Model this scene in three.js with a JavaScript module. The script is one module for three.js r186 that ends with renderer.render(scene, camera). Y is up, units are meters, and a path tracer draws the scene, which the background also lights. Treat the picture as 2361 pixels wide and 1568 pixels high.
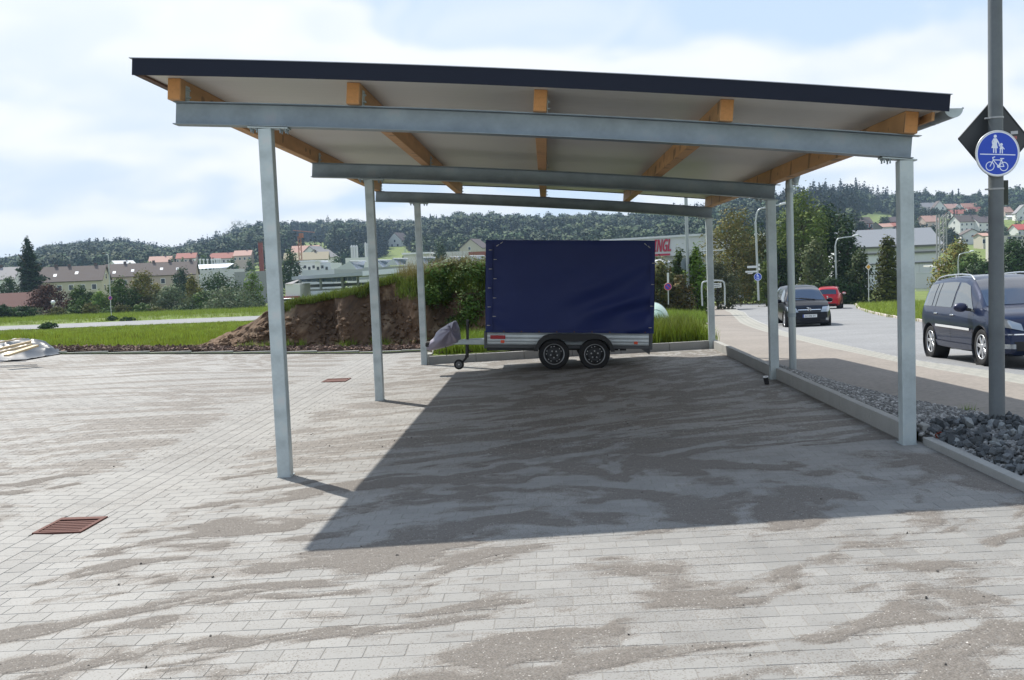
import * as THREE from 'three';
import { mergeGeometries, mergeVertices, toCreasedNormals } from 'three/addons/utils/BufferGeometryUtils.js';
import { RoundedBoxGeometry } from 'three/addons/geometries/RoundedBoxGeometry.js';
import { Brush, Evaluator, SUBTRACTION } from 'three-bvh-csg';
import { FontLoader } from 'three/addons/loaders/FontLoader.js';
import { TextGeometry } from 'three/addons/geometries/TextGeometry.js';

// ---------------------------------------------------------------- camera, sky, sun, exposure
const scene = new THREE.Scene();
const FOC = 2300, CX = 1180.5, CY = 784, EYE = 1.75;
const camera = new THREE.PerspectiveCamera(2 * Math.atan(CY / FOC) * 180 / Math.PI, 2361 / 1568, 0.1, 6000);
camera.rotation.order = 'YXZ';
camera.position.set(0, EYE, 0);
camera.rotation.set(-4.102 * Math.PI / 180, 2.094 * Math.PI / 180, -2.276 * Math.PI / 180);
camera.updateMatrixWorld(true);

const SUN_I = 5.0, SKY_K = 0.72, EXPOSURE = 1.38;
const sunDir = new THREE.Vector3(-1.87, 3.71, -2.22).normalize();
const sun = new THREE.DirectionalLight(new THREE.Color(1.0, 0.95, 0.87), SUN_I);
sun.position.copy(sunDir).multiplyScalar(60); sun.castShadow = true;
sun.shadow.mapSize.set(4096, 4096);
Object.assign(sun.shadow.camera, { left: -30, right: 30, top: 30, bottom: -30, near: 1, far: 200 });
sun.shadow.radius = 1.0;
sun.target.position.set(0, 0, -12);
sun.position.add(sun.target.position);
scene.add(sun, sun.target);

// ---------------------------------------------------------------- random and noise
function rng(seed) { let a = seed >>> 0; return () => { a = (a + 0x6D2B79F5) >>> 0; let t = Math.imul(a ^ (a >>> 15), 1 | a); t = (t + Math.imul(t ^ (t >>> 7), 61 | t)) ^ t; return ((t ^ (t >>> 14)) >>> 0) / 4294967296; }; }
function h2(x, y) { let h = Math.imul(x, 374761393) + Math.imul(y, 668265263) | 0; h = Math.imul(h ^ (h >>> 13), 1274126177); return ((h ^ (h >>> 16)) >>> 0) / 4294967296; }
function vn(x, y) { const i = Math.floor(x), j = Math.floor(y); let u = x - i, v = y - j; u = u * u * (3 - 2 * u); v = v * v * (3 - 2 * v); const a = h2(i, j), b = h2(i + 1, j), c = h2(i, j + 1), d = h2(i + 1, j + 1); return a + (b - a) * u + (c - a) * v + (a - b - c + d) * u * v; }
function fbm(x, y, o = 4) { let s = 0, a = .5, n = 0; for (let i = 0; i < o; i++) { s += a * vn(x, y); n += a; a *= .5; x = x * 2.03 + 17.3; y = y * 2.03 + 9.1; } return s / n; }
const clamp = (x, a = 0, b = 1) => Math.min(b, Math.max(a, x));
const lerp = (a, b, t) => a + (b - a) * t;
const smooth = (a, b, x) => { const t = clamp((x - a) / (b - a)); return t * t * (3 - 2 * t); };
function pl(P, x) { if (x <= P[0][0]) return P[0][1]; for (let i = 1; i < P.length; i++) if (x <= P[i][0]) { const t = (x - P[i - 1][0]) / (P[i][0] - P[i - 1][0]); return lerp(P[i - 1][1], P[i][1], t); } return P[P.length - 1][1]; }

// ---------------------------------------------------------------- sky
{
  const W = 1536, H = 768, data = new Float32Array(W * H * 4);
  const mix3 = (a, b, t) => [lerp(a[0], b[0], t), lerp(a[1], b[1], t), lerp(a[2], b[2], t)];
  for (let j = 0; j < H; j++) for (let i = 0; i < W; i++) {
    const az = ((i + .5) / W - .5) * 2 * Math.PI, el = ((j + .5) / H - .5) * Math.PI;
    const dx = Math.cos(el) * Math.cos(az), dy = Math.sin(el), dz = Math.cos(el) * Math.sin(az);
    let c;
    if (dy < 0) c = [.30, .30, .28];
    else {
      const e = Math.asin(dy) * 57.3, right = Math.atan2(dx, -dz) * 57.3;          // degrees up, degrees right of the carport's axis
      let blue = mix3([.68, .84, 1.03], [.34, .56, .95], smooth(0, 70, e));
      const k = 1 / (dy + .16), px = dx * k, pz = dz * k;
      const w = fbm(px * 1.1 + 3.1, pz * 1.1 + 7.7, 4) - .5;
      let n = fbm(px * .9 + w * 1.1 + 11.2, pz * 1.5 + w * 1.3 + 4.6, 6);
      n += .10 * (fbm(px * 5 + w * 3, pz * 6 + 2, 4) - .5);
      n += .17 * Math.exp(-Math.pow((right + 19) / 15, 2) - Math.pow((e - 14) / 10, 2)) - .17 * Math.exp(-Math.pow((right - 4) / 11, 2) - Math.pow((e - 14) / 5, 2)) - .15 * Math.exp(-Math.pow((right - 17) / 8, 2) - Math.pow((e - 12) / 5, 2)) + .08 * smooth(7, 1, e) + .015;
      const cov = smooth(.39, .53, n);
      const body = smooth(.40, .78, fbm(px * 2.1 + w * 2 + 1.7, pz * 2.6 - 3.3 + w * 2, 5));
      let cloud = mix3([1.06, 1.08, 1.10], [.72, .85, 1.01], body * (.55 + .35 * smooth(14, 5, e)));
      c = mix3(blue, cloud, Math.max(cov, .45 * smooth(.45, .75, fbm(px * 3.1 + w * 4, pz * 1.2, 4))) * .88);
      c = mix3(c, [.93, 1.0, 1.06], .30 * smooth(6, 0, e));
      const s = dx * sunDir.x + dy * sunDir.y + dz * sunDir.z;
      const g = .8 * Math.exp((s - 1) * 14); c = [c[0] + g, c[1] + g * .97, c[2] + g * .9];
    }
    const o = (j * W + i) * 4; data[o] = c[0] * SKY_K; data[o + 1] = c[1] * SKY_K; data[o + 2] = c[2] * SKY_K; data[o + 3] = 1;
  }
  const t = new THREE.DataTexture(data, W, H, THREE.RGBAFormat, THREE.FloatType);
  t.mapping = THREE.EquirectangularReflectionMapping; t.magFilter = t.minFilter = THREE.LinearFilter; t.wrapS = THREE.RepeatWrapping; t.needsUpdate = true;
  scene.background = t; scene.environment = t;
}
scene.fog = new THREE.FogExp2(new THREE.Color(.36, .50, .68), 0.00021);
const renderer = new THREE.WebGLRenderer({ antialias: true });
renderer.setSize(1024, 680); renderer.toneMapping = THREE.LinearToneMapping; renderer.toneMappingExposure = EXPOSURE;
renderer.outputColorSpace = THREE.SRGBColorSpace; renderer.shadowMap.enabled = true;

// ---------------------------------------------------------------- pixels of the survey grid to places
const camM = camera.matrixWorld.clone(), camI = camM.clone().invert();
function ray(x, y) { return new THREE.Vector3((x - CX) / FOC, -(y - CY) / FOC, -1).transformDirection(camM); }
function at(x, y, d) { const r = ray(x, y); return new THREE.Vector3(0, EYE, 0).addScaledVector(r, -d / r.z); }
function toPix(p) { const v = p.clone().applyMatrix4(camI); return [CX + FOC * v.x / -v.z, CY - FOC * v.y / -v.z]; }
const horizonAt = x => 666 - x * 0.0398;

// ---------------------------------------------------------------- naming and building helpers
const used = {};
function numbered(n) { n = n.replace(/_\d{3}$/, ''); const k = used[n] = (used[n] ?? -1) + 1; return k ? `${n}_${String(k).padStart(3, '0')}` : n; }
function tag(o, label, category, group, kind) { o.userData = { label, category }; if (group) o.userData.group = group; if (kind) o.userData.kind = kind; return o; }
function thing(name, label, category, pos = [0, 0, 0], turn = 0, group) {
  const o = new THREE.Group(); o.name = numbered(name); o.position.set(...pos); o.rotation.y = turn; tag(o, label, category, group); scene.add(o); return o;
}
function solo(name, g, m, label, category, group, kind) { const o = mesh(name, g, m, scene); o.name = numbered(name); return tag(o, label, category, group, kind); }
function struct(name, g, m, label) { const o = g ? mesh(name, g, m, scene) : new THREE.Group(); o.name = numbered(name); if (!g) scene.add(o); o.userData = { kind: 'structure' }; if (label) { o.userData.label = label; } return o; }
function mesh(name, g, m, parent) { const o = new THREE.Mesh(Array.isArray(g) ? mg(g) : g, m); o.name = name; o.castShadow = o.receiveShadow = true; parent.add(o); return o; }
function dup(root, pos, turn, label) { const r = root.clone(); r.name = numbered(root.name); r.userData = { ...root.userData, label }; r.position.set(...pos); r.rotation.y = turn; scene.add(r); return r; }
function mg(list) {
  const keepCol = list.every(g => g.attributes.color);
  const L = list.map(g => { g = g.index ? g.toNonIndexed() : g; for (const k of Object.keys(g.attributes)) if (!['position', 'normal', 'uv'].includes(k) && !(k === 'color' && keepCol)) g.deleteAttribute(k); if (!g.attributes.uv) g.setAttribute('uv', new THREE.BufferAttribute(new Float32Array(g.attributes.position.count * 2), 2)); return g; });
  return mergeGeometries(L);
}
function put(g, x = 0, y = 0, z = 0, rx = 0, ry = 0, rz = 0) { if (rx) g.rotateX(rx); if (ry) g.rotateY(ry); if (rz) g.rotateZ(rz); g.translate(x, y, z); return g; }
const bx = (w, h, d, x, y, z, rx, ry, rz) => put(new THREE.BoxGeometry(w, h, d), x, y, z, rx, ry, rz);
const rb = (w, h, d, r, x, y, z, rx, ry, rz) => put(new RoundedBoxGeometry(w, h, d, 2, r), x, y, z, rx, ry, rz);
const cy = (r1, r2, h, x, y, z, rx, ry, rz, s = 16) => put(new THREE.CylinderGeometry(r1, r2, h, s), x, y, z, rx, ry, rz);
const V = (x, y, z) => new THREE.Vector3(x, y, z);
function tube(pts, r, seg = 24, rad = 8) { return new THREE.TubeGeometry(new THREE.CatmullRomCurve3(pts, false, 'centripetal'), seg, r, rad); }
function bar(a, b, r, s = 8) { const d = b.clone().sub(a), g = new THREE.CylinderGeometry(r, r, d.length(), s); g.applyQuaternion(new THREE.Quaternion().setFromUnitVectors(V(0, 1, 0), d.clone().normalize())); const m = a.clone().add(b).multiplyScalar(.5); g.translate(m.x, m.y, m.z); return g; }
function ex(pts, depth, bevel = 0) { const s = new THREE.Shape(pts.map(p => new THREE.Vector2(...p))); return new THREE.ExtrudeGeometry(s, { depth, bevelEnabled: bevel > 0, bevelSize: bevel, bevelThickness: bevel, bevelSegments: 2, steps: 1, curveSegments: 8 }); }
function quadGeo(P, idx, uv, col) { const g = new THREE.BufferGeometry(); g.setAttribute('position', new THREE.BufferAttribute(new Float32Array(P), 3)); if (uv) g.setAttribute('uv', new THREE.BufferAttribute(new Float32Array(uv), 2)); if (col) g.setAttribute('color', new THREE.BufferAttribute(new Float32Array(col), 3)); if (idx) g.setIndex(idx); g.computeVertexNormals(); return g; }
// a sheet over a grid of nu x nv cells; f(u, v) gives [x, y, z]
function sheet(nu, nv, f, uvf, colf) {
  const P = [], U = [], C = [], I = [];
  for (let j = 0; j <= nv; j++) for (let i = 0; i <= nu; i++) { const p = f(i / nu, j / nv); P.push(...p); U.push(...(uvf ? uvf(p, i / nu, j / nv) : [i / nu, j / nv])); if (colf) C.push(...colf(p, i / nu, j / nv)); }
  for (let j = 0; j < nv; j++) for (let i = 0; i < nu; i++) { const a = j * (nu + 1) + i, b = a + 1, c = a + nu + 1, d = c + 1; I.push(a, b, d, a, d, c); }
  return quadGeo(P, I, U, colf ? C : null);
}
// uv in metres by the main direction of each face
function uvBox(g, s = 1) {
  g = g.index ? g.toNonIndexed() : g; const p = g.attributes.position, uv = new Float32Array(p.count * 2), a = V(), b = V(), c = V();
  for (let i = 0; i < p.count; i += 3) {
    a.fromBufferAttribute(p, i); b.fromBufferAttribute(p, i + 1); c.fromBufferAttribute(p, i + 2);
    const n = b.clone().sub(a).cross(c.clone().sub(a)), ax = Math.abs(n.x), ay = Math.abs(n.y), az = Math.abs(n.z);
    [a, b, c].forEach((q, k) => { const [u, v] = ay >= ax && ay >= az ? [q.x, q.z] : ax >= az ? [q.z, q.y] : [q.x, q.y]; uv[(i + k) * 2] = u * s; uv[(i + k) * 2 + 1] = v * s; });
  }
  g.setAttribute('uv', new THREE.BufferAttribute(uv, 2)); return g;
}
const lin = (r, g, b) => new THREE.Color().setRGB(r, g, b);
// a colour texture from f(u, v) in 0..1 giving linear r, g, b
const enc = x => { x = clamp(x); return 255 * (x <= .0031308 ? 12.92 * x : 1.055 * Math.pow(x, 1 / 2.4) - .055); };
function tex(W, H, f, srgb = true) {
  const d = new Uint8Array(W * H * 4);
  for (let j = 0; j < H; j++) for (let i = 0; i < W; i++) { const c = f((i + .5) / W, (j + .5) / H, i, j), o = (j * W + i) * 4; for (let k = 0; k < 3; k++) d[o + k] = srgb ? enc(c[k]) : 255 * clamp(c[k]); d[o + 3] = 255; }
  const t = new THREE.DataTexture(d, W, H); t.magFilter = THREE.LinearFilter; t.minFilter = THREE.LinearMipmapLinearFilter; t.generateMipmaps = true; t.wrapS = t.wrapT = THREE.RepeatWrapping; if (srgb) t.colorSpace = THREE.SRGBColorSpace; t.needsUpdate = true; return t;
}
function canvasTex(w, h, draw) { const c = document.createElement('canvas'); c.width = w; c.height = h; draw(c.getContext('2d'), w, h); const t = new THREE.CanvasTexture(c); t.colorSpace = THREE.SRGBColorSpace; return t; }
// noise that repeats with period 1 in u and v
function tfbm(u, v, k, o = 4) { let s = 0, a = .5, n = 0; for (let q = 0; q < o; q++) { const i = Math.floor(u * k), j = Math.floor(v * k); let x = u * k - i, y = v * k - j; x = x * x * (3 - 2 * x); y = y * y * (3 - 2 * y); const H = (p, r) => h2(((p % k) + k) % k + q * 131, ((r % k) + k) % k + q * 57); const A = H(i, j), B = H(i + 1, j), C = H(i, j + 1), D = H(i + 1, j + 1); s += a * (A + (B - A) * x + (C - A) * y + (A - B - C + D) * x * y); n += a; a *= .5; k *= 2; } return s / n; }
const std = (c, rough = .8, metal = 0, more = {}) => new THREE.MeshStandardMaterial({ color: Array.isArray(c) ? lin(...c) : c, roughness: rough, metalness: metal, side: THREE.DoubleSide, ...more });

// ---------------------------------------------------------------- shared materials
const spangle = tex(256, 256, (u, v) => { const n = .72 + .42 * tfbm(u, v, 6, 5) + .10 * (tfbm(u, v, 40, 2) - .5); return [n * .93, n, n * 1.02]; });
const M = {
  galv: std([.50, .53, .535], .45, .35, { map: spangle }),
  galvDull: std([.32, .355, .38], .55, .45, { map: spangle }),
  beam: std([.25, .28, .31], .44, .5, { map: spangle }),
  fascia: new THREE.MeshPhysicalMaterial({ color: lin(.0075, .011, .024), roughness: .55, specularIntensity: .45, side: THREE.DoubleSide }),
  concrete: std([.31, .31, .30], .9, 0, { map: tex(256, 256, (u, v) => { const n = .78 + .3 * tfbm(u, v, 5, 5) + .1 * (tfbm(u, v, 60, 2) - .5); return [n, n, n * .98]; }) }),
  black: std([.012, .012, .013], .6),
  rubber: std([.011, .011, .012], .85),
  chrome: std([.75, .76, .78], .18, .95),
  steel: std([.55, .56, .57], .35, .8),
  white: std([.72, .73, .74], .5),
  glass: new THREE.MeshPhysicalMaterial({ color: lin(.016, .024, .045), roughness: .04, metalness: 0, clearcoat: 1, clearcoatRoughness: .02, specularIntensity: 1, side: THREE.DoubleSide }),
  sideGlass: std([.22, .24, .25], .06, .75),
  pane: std([.05, .06, .075], .12, .2),
  red: std([.45, .015, .02], .35),
  amber: std([.75, .16, .02], .35),
};
// ---------------------------------------------------------------- the lie of the land
const Yd = x => x > -3.7 ? .0195 * (x - .5) : -.0819 + .035 * (-3.7 - x);          // the paved yard falls to a drain line
const PL = [[0, .1], [22, .08], [26, .02], [40, -.42], [78, -1.60], [86, -1.57], [91, -1.36], [120, -1.85], [250, -4.2], [320, -5], [6000, -5]];
const PR = [[0, .389], [75, -1.876], [120, -2.8], [250, -5], [6000, -5]];
const SIL = [[-600, 590], [-200, 598], [0, 600], [60, 592], [110, 568], [200, 558], [290, 554], [345, 566], [400, 576], [430, 568], [500, 550], [540, 536], [600, 514], [700, 512], [830, 512], [960, 507], [1060, 494], [1150, 495], [1250, 500], [1320, 496], [1450, 496], [1560, 482], [1650, 473], [1700, 452], [1800, 447], [1890, 436], [1990, 434], [2040, 448], [2115, 452], [2270, 452], [2340, 440], [2450, 425], [2700, 425], [3200, 440]];
const DR = px => pl([[-300, 1150], [380, 1100], [520, 880], [1500, 860], [1750, 760], [2361, 800]], px);
const D0 = px => pl([[300, 300], [700, 330], [1500, 330], [1900, 255], [2400, 255]], px);
function crest(px) { const D = DR(px); return EYE + (horizonAt(px) - pl(SIL, px) - 11.5 * FOC / D) / FOC * D; }
function T(x, z) {
  const d = -z; if (d < 0) return .1;
  const w = smooth(-2 + .05 * Math.max(d - 20, 0), 3.3 + .06 * Math.max(d - 20, 0), x);
  let y = lerp(lerp(clamp(Yd(x), -.1, .4) + .03, pl(PL, d), smooth(23.5, 40, d)), pl(PR, d), w) - w * smooth(5.4, 8.6, x) * .24 * smooth(0, 12, d);
  if (d > 240) {
    const px = toPix(V(x, 0, z))[0], a = D0(px), b = DR(px), H = crest(px) + 5, t = (d - a) / (b - a);
    y += t < 1 ? H * Math.max(0, t) * (1 - .06 * Math.sin(t * 9)) : H * Math.max(.75, 1 - (t - 1) * .5);
    y += 1.5 * (fbm(x * .02, z * .02, 3) - .5) * smooth(240, 400, d);
  }
  return y;
}
function onT(x, y, off = 0) { let lo = 4, hi; const r = ray(x, y); const f = d => { const p = at(x, y, d); return p.y - T(p.x, p.z) - off; }; for (hi = 6; hi < 1500; hi *= 1.03) { if (f(hi) < 0) break; lo = hi; } for (let i = 0; i < 40; i++) { const m = (lo + hi) / 2; if (f(m) < 0) hi = m; else lo = m; } return at(x, y, lo); }

const grassTex = tex(512, 512, (u, v) => { const a = tfbm(u, v, 5, 5), b = tfbm(u, v, 60, 3), c = tfbm(u + .37, v, 9, 4); const k = .72 + .45 * (a - .5) + .75 * (b - .5); const dry = smooth(.55, .75, c) * .35; return [k * (.155 + .06 * dry), k * (.215 - .01 * dry), k * (.036 + .03 * dry)]; });
const MEADOW = std([1, 1, 1], 1, 0, { map: grassTex });
const uvXZ = s => p => [p[0] * s, p[2] * s];
function land(x0, x1, nx, z0, z1, nz) { return sheet(nx, nz, (u, v) => { const x = lerp(x0, x1, u), z = lerp(z0, z1, v); return [x, T(x, z), z]; }, uvXZ(1 / 9)); }
struct('meadow_ground', [land(-70, 70, 70, -22.6, -140, 60), land(-820, 820, 110, -140, -1500, 96), land(5.2, 70, 34, 12, -22.6, 16), sheet(3, 16, (u, v) => { const x = lerp(3.2, 5.2, u), z = lerp(12, -22.6, v); return [x, T(x, z) - (u < 1 ? .3 : 0), z]; }, uvXZ(1 / 9)), land(-70, -18.2, 20, 12, -22.6, 12),
  sheet(4, 4, (u, v) => [lerp(-70, 70, u), .1, lerp(80, 12, v)], uvXZ(1 / 9)), sheet(2, 60, (u, v) => [lerp(-900, -70, u), lerp(0, -5, v), lerp(80, -140, v)], uvXZ(1 / 9)), sheet(2, 60, (u, v) => [lerp(70, 900, u), lerp(0, -5, v), lerp(80, -140, v)], uvXZ(1 / 9))], MEADOW);

// ---------------------------------------------------------------- the paved yard
function sandiness(x, z) {      // 0..1, how much grit lies at this spot: swept streaks across the yard
  const bend = .5 * (fbm(x * .22 + 2, z * .22, 2) - .5), ca = Math.cos(.42 + bend), sa = Math.sin(.42 + bend);
  const a = x * ca - z * sa, b = x * sa + z * ca;
  const w = fbm(a * .9 + 5, b * 1.6 + 2, 3) - .5, w2 = fbm(a * 1.3 - 8, b * 2.1, 3) - .5;
  let n = fbm(a * 2.0 + w * 1.5, b * 4.9 + w2 * 2.4, 5) + .20 * (fbm(x * 7, z * 9, 3) - .5) + .10 * (fbm(x * .3, z * .4 + 7, 2) - .5);
  n -= .34 * smooth(.75, .35, Math.abs(x + 3.72));
  return smooth(.44, .615, n + .03 * smooth(-2.5, -1, x) * smooth(-7, -9, z));
}
const paverRGB = (x, z, k = 1) => { const n = .9 + .22 * (fbm(x * 3.1, z * 3.7, 3) - .5) + .14 * (fbm(x * .5, z * .5, 2) - .5); return [.243 * n * k, .240 * n * k, .230 * n * k]; };
function yardTex(x0, x1, z0, z1, W, H, cell) {
  const wx = (x1 - x0) / W, wz = (z1 - z0) / H;
  return tex(W, H, (u, v, i, j) => {
    const x = lerp(x0, x1, u), z = lerp(z0, z1, v), s = sandiness(x, z), g = h2(i, j), g2 = h2(i + 999, j * 3 + 7);
    let c = paverRGB(x, z, .94 + .12 * g);
    const grit = [.112, .099, .086], q = .66 + .9 * g2;
    const p = .03 + .14 * smooth(.45, .7, fbm(x * 2.3 + 40, z * 3.1, 3)) + .85 * s;                                    // thin dusting: single grains
    const cover = g < p ? .95 : s * .55;
    let o = [lerp(c[0], grit[0] * q, cover), lerp(c[1], grit[1] * q, cover), lerp(c[2], grit[2] * q, cover)];
    if (g2 > .996 && s > .2) o = [.06, .055, .055]; else if (g2 < .006 && s > .3) o = [.6, .58, .55];
    return o;
  });
}
const AREA_NEAR = [-5.8, 4.2, -3.0, -9.4], AREA_FAR = [-18, 4.2, -9.0, -23.2];
const mNear = std([1, 1, 1], .72, 0, { vertexColors: true, map: yardTex(...AREA_NEAR, 2048, 1310) }), mFar = std([1, 1, 1], .72, 0, { vertexColors: true, map: yardTex(...AREA_FAR, 2048, 1300) });
const areaUV = (A, x, z) => [(x - A[0]) / (A[1] - A[0]), (z - A[2]) / (A[3] - A[2])];
const GRATES = [[-3.70, -7.39, .37, .46], [-3.72, -17.2, .42, .50]];
function paverGeo(list, A) {
  const P = [], U = [], N = [], K = []; let tone = 1;
  const tri = (a, b, c) => { const n = V(b[0] - a[0], b[1] - a[1], b[2] - a[2]).cross(V(c[0] - a[0], c[1] - a[1], c[2] - a[2])).normalize(); for (const p of [a, b, c]) { P.push(...p); U.push(...areaUV(A, p[0], p[2])); N.push(n.x, n.y, n.z); K.push(tone, tone * .995, tone * .985); } };
  for (const [x0, x1, z0, z1, dy, tx, tz] of list) {
    tone = .90 + .16 * h2(Math.round(x0 * 200), Math.round(z0 * 200)) - (h2(Math.round(x0 * 77), Math.round(z0 * 91)) > .94 ? .07 : 0);
    const c = .0025, y = (x, z) => Yd(x) + dy + tx * (x - (x0 + x1) / 2) + tz * (z - (z0 + z1) / 2);
    const top = [[x0 + c, z0 - c], [x1 - c, z0 - c], [x1 - c, z1 + c], [x0 + c, z1 + c]].map(([x, z]) => [x, y(x, z), z]);
    const mid = [[x0, z0], [x1, z0], [x1, z1], [x0, z1]].map(([x, z]) => [x, y(x, z) - .003, z]), bot = mid.map(p => [p[0], p[1] - .03, p[2]]);
    tri(top[0], top[1], top[2]); tri(top[0], top[2], top[3]);
    for (let k = 0; k < 4; k++) { const q = (k + 1) % 4; tri(mid[k], mid[q], top[q]); tri(mid[k], top[q], top[k]); tri(bot[k], bot[q], mid[q]); tri(bot[k], mid[q], mid[k]); }
  }
  const g = new THREE.BufferGeometry(); g.setAttribute('position', new THREE.BufferAttribute(new Float32Array(P), 3)); g.setAttribute('normal', new THREE.BufferAttribute(new Float32Array(N), 3)); g.setAttribute('uv', new THREE.BufferAttribute(new Float32Array(U), 2)); g.setAttribute('color', new THREE.BufferAttribute(new Float32Array(K), 3)); return g;
}
const yard = struct('paved_yard', null, null, 'pale grey concrete block paving of the yard, strewn with brown grit');
{
  const r = rng(41), all = [], PW = .2, PD = .145, J = .003;
  
  const add = (x0, x1, z0, z1) => { if (x1 - x0 < .025) return; for (const [gx, gz, w, h] of GRATES) { const a = gx - w / 2, b = gx + w / 2, c = gz + h / 2, d = gz - h / 2; if (x0 < b - .004 && x1 > a + .004 && z0 > d + .004 && z1 < c - .004) { if (x0 < a) add(x0, a, z0, z1); if (x1 > b) add(b, x1, z0, z1); const p = Math.max(x0, a), q = Math.min(x1, b); if (z0 > c + .02) add(p, q, z0, c); if (z1 < d - .02) add(p, q, d, z1); return; } } all.push([x0 + J / 2, x1 - J / 2, z0 - J / 2, z1 + J / 2, (r() - .5) * .0014, (r() - .5) * .006, (r() - .5) * .007]); };
  for (let k = 0; k < 140; k++) {
    const z0 = -2.9 - k * PD, z1 = z0 - PD; if (z1 < -22.62) break;
    const off = (k % 2) * .1;
    const xr = z0 > -9.1 ? 3.275 : z0 < -19.35 ? -2.3 : 3.165;
    for (let x = -3.42 - off; x < xr; x += PW) add(Math.max(x, -3.42), Math.min(x + PW, xr), z0, z1);
    for (let x = -4.02 + off; x > -17.8; x -= PW) add(x - PW, Math.min(x, -4.02), z0, z1);
  }
  for (let c = 0; c < 4; c++) for (let z = -2.9 - (c % 2) * .1; z > -22.6; z -= PW) add(-4.02 + c * .15, -4.02 + (c + 1) * .15, z, Math.max(z - PW, -22.62));
  const seen = q => { const p = toPix(V((q[0] + q[1]) / 2, 0, (q[2] + q[3]) / 2)); return p[0] > -60 && p[0] < 2420 && p[1] < 1590; };
  const vis = all.filter(seen).sort((a, b) => b[2] - a[2]), near = vis.slice(0, 298), set = new Set(near);
  for (const q of near) mesh('paver', paverGeo([q], AREA_NEAR), mNear, yard);
  const rest = all.filter(q => !set.has(q)), isN = q => q[0] > AREA_NEAR[0] && q[3] > AREA_NEAR[3] && q[1] < AREA_NEAR[1];
  const G1 = mesh('pavers', paverGeo(rest.filter(isN), AREA_NEAR), mNear, yard), G2 = mesh('pavers', paverGeo(rest.filter(q => !isN(q)), AREA_FAR), mFar, yard);
  G1.userData.kind = G2.userData.kind = 'stuff';
  const bed = sheet(80, 2, (u, v) => { const x = lerp(-18, 3.3, u); return [x, Yd(x) - .0019 - .005 * smooth(.5, .2, Math.abs(x + 3.7)), lerp(8, -22.8, v)]; }, uvXZ(1));
  mesh('joint_bed', bed, std([.205, .195, .178], 1), yard);
  mesh('pavers', sheet(40, 4, (u, v) => { const x = lerp(-18, 3.28, u); return [x, Yd(x), lerp(12, -2.9, v)]; }), std([.43, .42, .40], .9), yard).userData.kind = 'stuff';
}
// the grit itself, a thin layer lying over joints and edges
{
  const P = [], U = [], A = AREA_NEAR, nx = 330, nz = 330, x0 = -5.7, x1 = 3.15, z0 = -3.3, z1 = -9.3, H = [], I = [], id = new Map();
  for (let j = 0; j <= nz; j++) for (let i = 0; i <= nx; i++) { const x = lerp(x0, x1, i / nx), z = lerp(z0, z1, j / nz), s = sandiness(x, z); H.push(-.007 + .0115 * smooth(.6, 1.05, s) + .0022 * (h2(i, j) - .5) * smooth(.2, .6, s)); }
  const v = (i, j) => { const k = j * (nx + 1) + i; if (!id.has(k)) { const x = lerp(x0, x1, i / nx), z = lerp(z0, z1, j / nz); id.set(k, P.length / 3); P.push(x, Yd(x) + H[k], z); U.push(...areaUV(A, x, z)); } return id.get(k); };
  for (let j = 0; j < nz; j++) for (let i = 0; i < nx; i++) { const k = j * (nx + 1) + i; if (Math.max(H[k], H[k + 1], H[k + nx + 1], H[k + nx + 2]) < -.001) continue; I.push(v(i, j), v(i + 1, j), v(i + 1, j + 1), v(i, j), v(i + 1, j + 1), v(i, j + 1)); }
  solo('grit', quadGeo(P, I, U), std([1, 1, 1], .95, 0, { map: mNear.map }), 'brown grit and sand lying in swept streaks over the yard paving', 'grit', null, 'stuff');
  const r = rng(5), peb = new THREE.InstancedMesh(new THREE.IcosahedronGeometry(1, 0), std([.10, .09, .08], .9), 300), m = new THREE.Matrix4(), q = new THREE.Quaternion(), e = new THREE.Euler();
  for (let i = 0; i < 300; i++) { let x, z, t = 0; do { x = lerp(-4.5, 3.1, r()); z = -3.6 - 8 * Math.pow(r(), 1.4); } while (sandiness(x, z) < .25 && t++ < 6); const s = .003 + .006 * Math.pow(r(), 3); m.compose(V(x, Yd(x) + s * .5, z), q.setFromEuler(e.set(r() * 6, r() * 6, r() * 6)), V(s * (1 + r() * .6), s * .75, s)); peb.setMatrixAt(i, m); }
  peb.name = 'pebbles'; scene.add(peb); tag(peb, 'small dark pebbles scattered over the yard paving', 'pebbles', null, 'stuff');
}
// drain grates
{
  const rust = std([.105, .042, .032], .85, .2);
  GRATES.forEach(([gx, gz, w, h], k) => {
    const y = Yd(gx) + .012, t = thing('drain_grate', k ? 'small flat rust red drain cover farther back in the yard' : 'rusty red slotted drain grate near the lower left corner', 'drain grate', [gx, y, gz], 0, 'drain grates of the yard');
    const f = .03; mesh('frame', [bx(w, .03, f, 0, -.012, h / 2 - f / 2), bx(w, .03, f * 2.4, 0, -.012, -h / 2 + f * 1.2), bx(f, .03, h - f * 3.4, -w / 2 + f / 2, -.012, f * .7), bx(f, .03, h - f * 3.4, w / 2 - f / 2, -.012, f * .7)], rust, t);
    const n = k ? 9 : 6; for (let i = 0; i < n; i++) { const z = lerp(h / 2 - .075, -h / 2 + .125, i / (n - 1)); mesh('bar', rb(w - 2 * f, .012, k ? .034 : .032, .004, 0, -.0065, z), rust, t); }
    mesh('pit', bx(w - .02, .004, h - .02, 0, -.0125, 0), M.black, t);
  });
}
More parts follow.
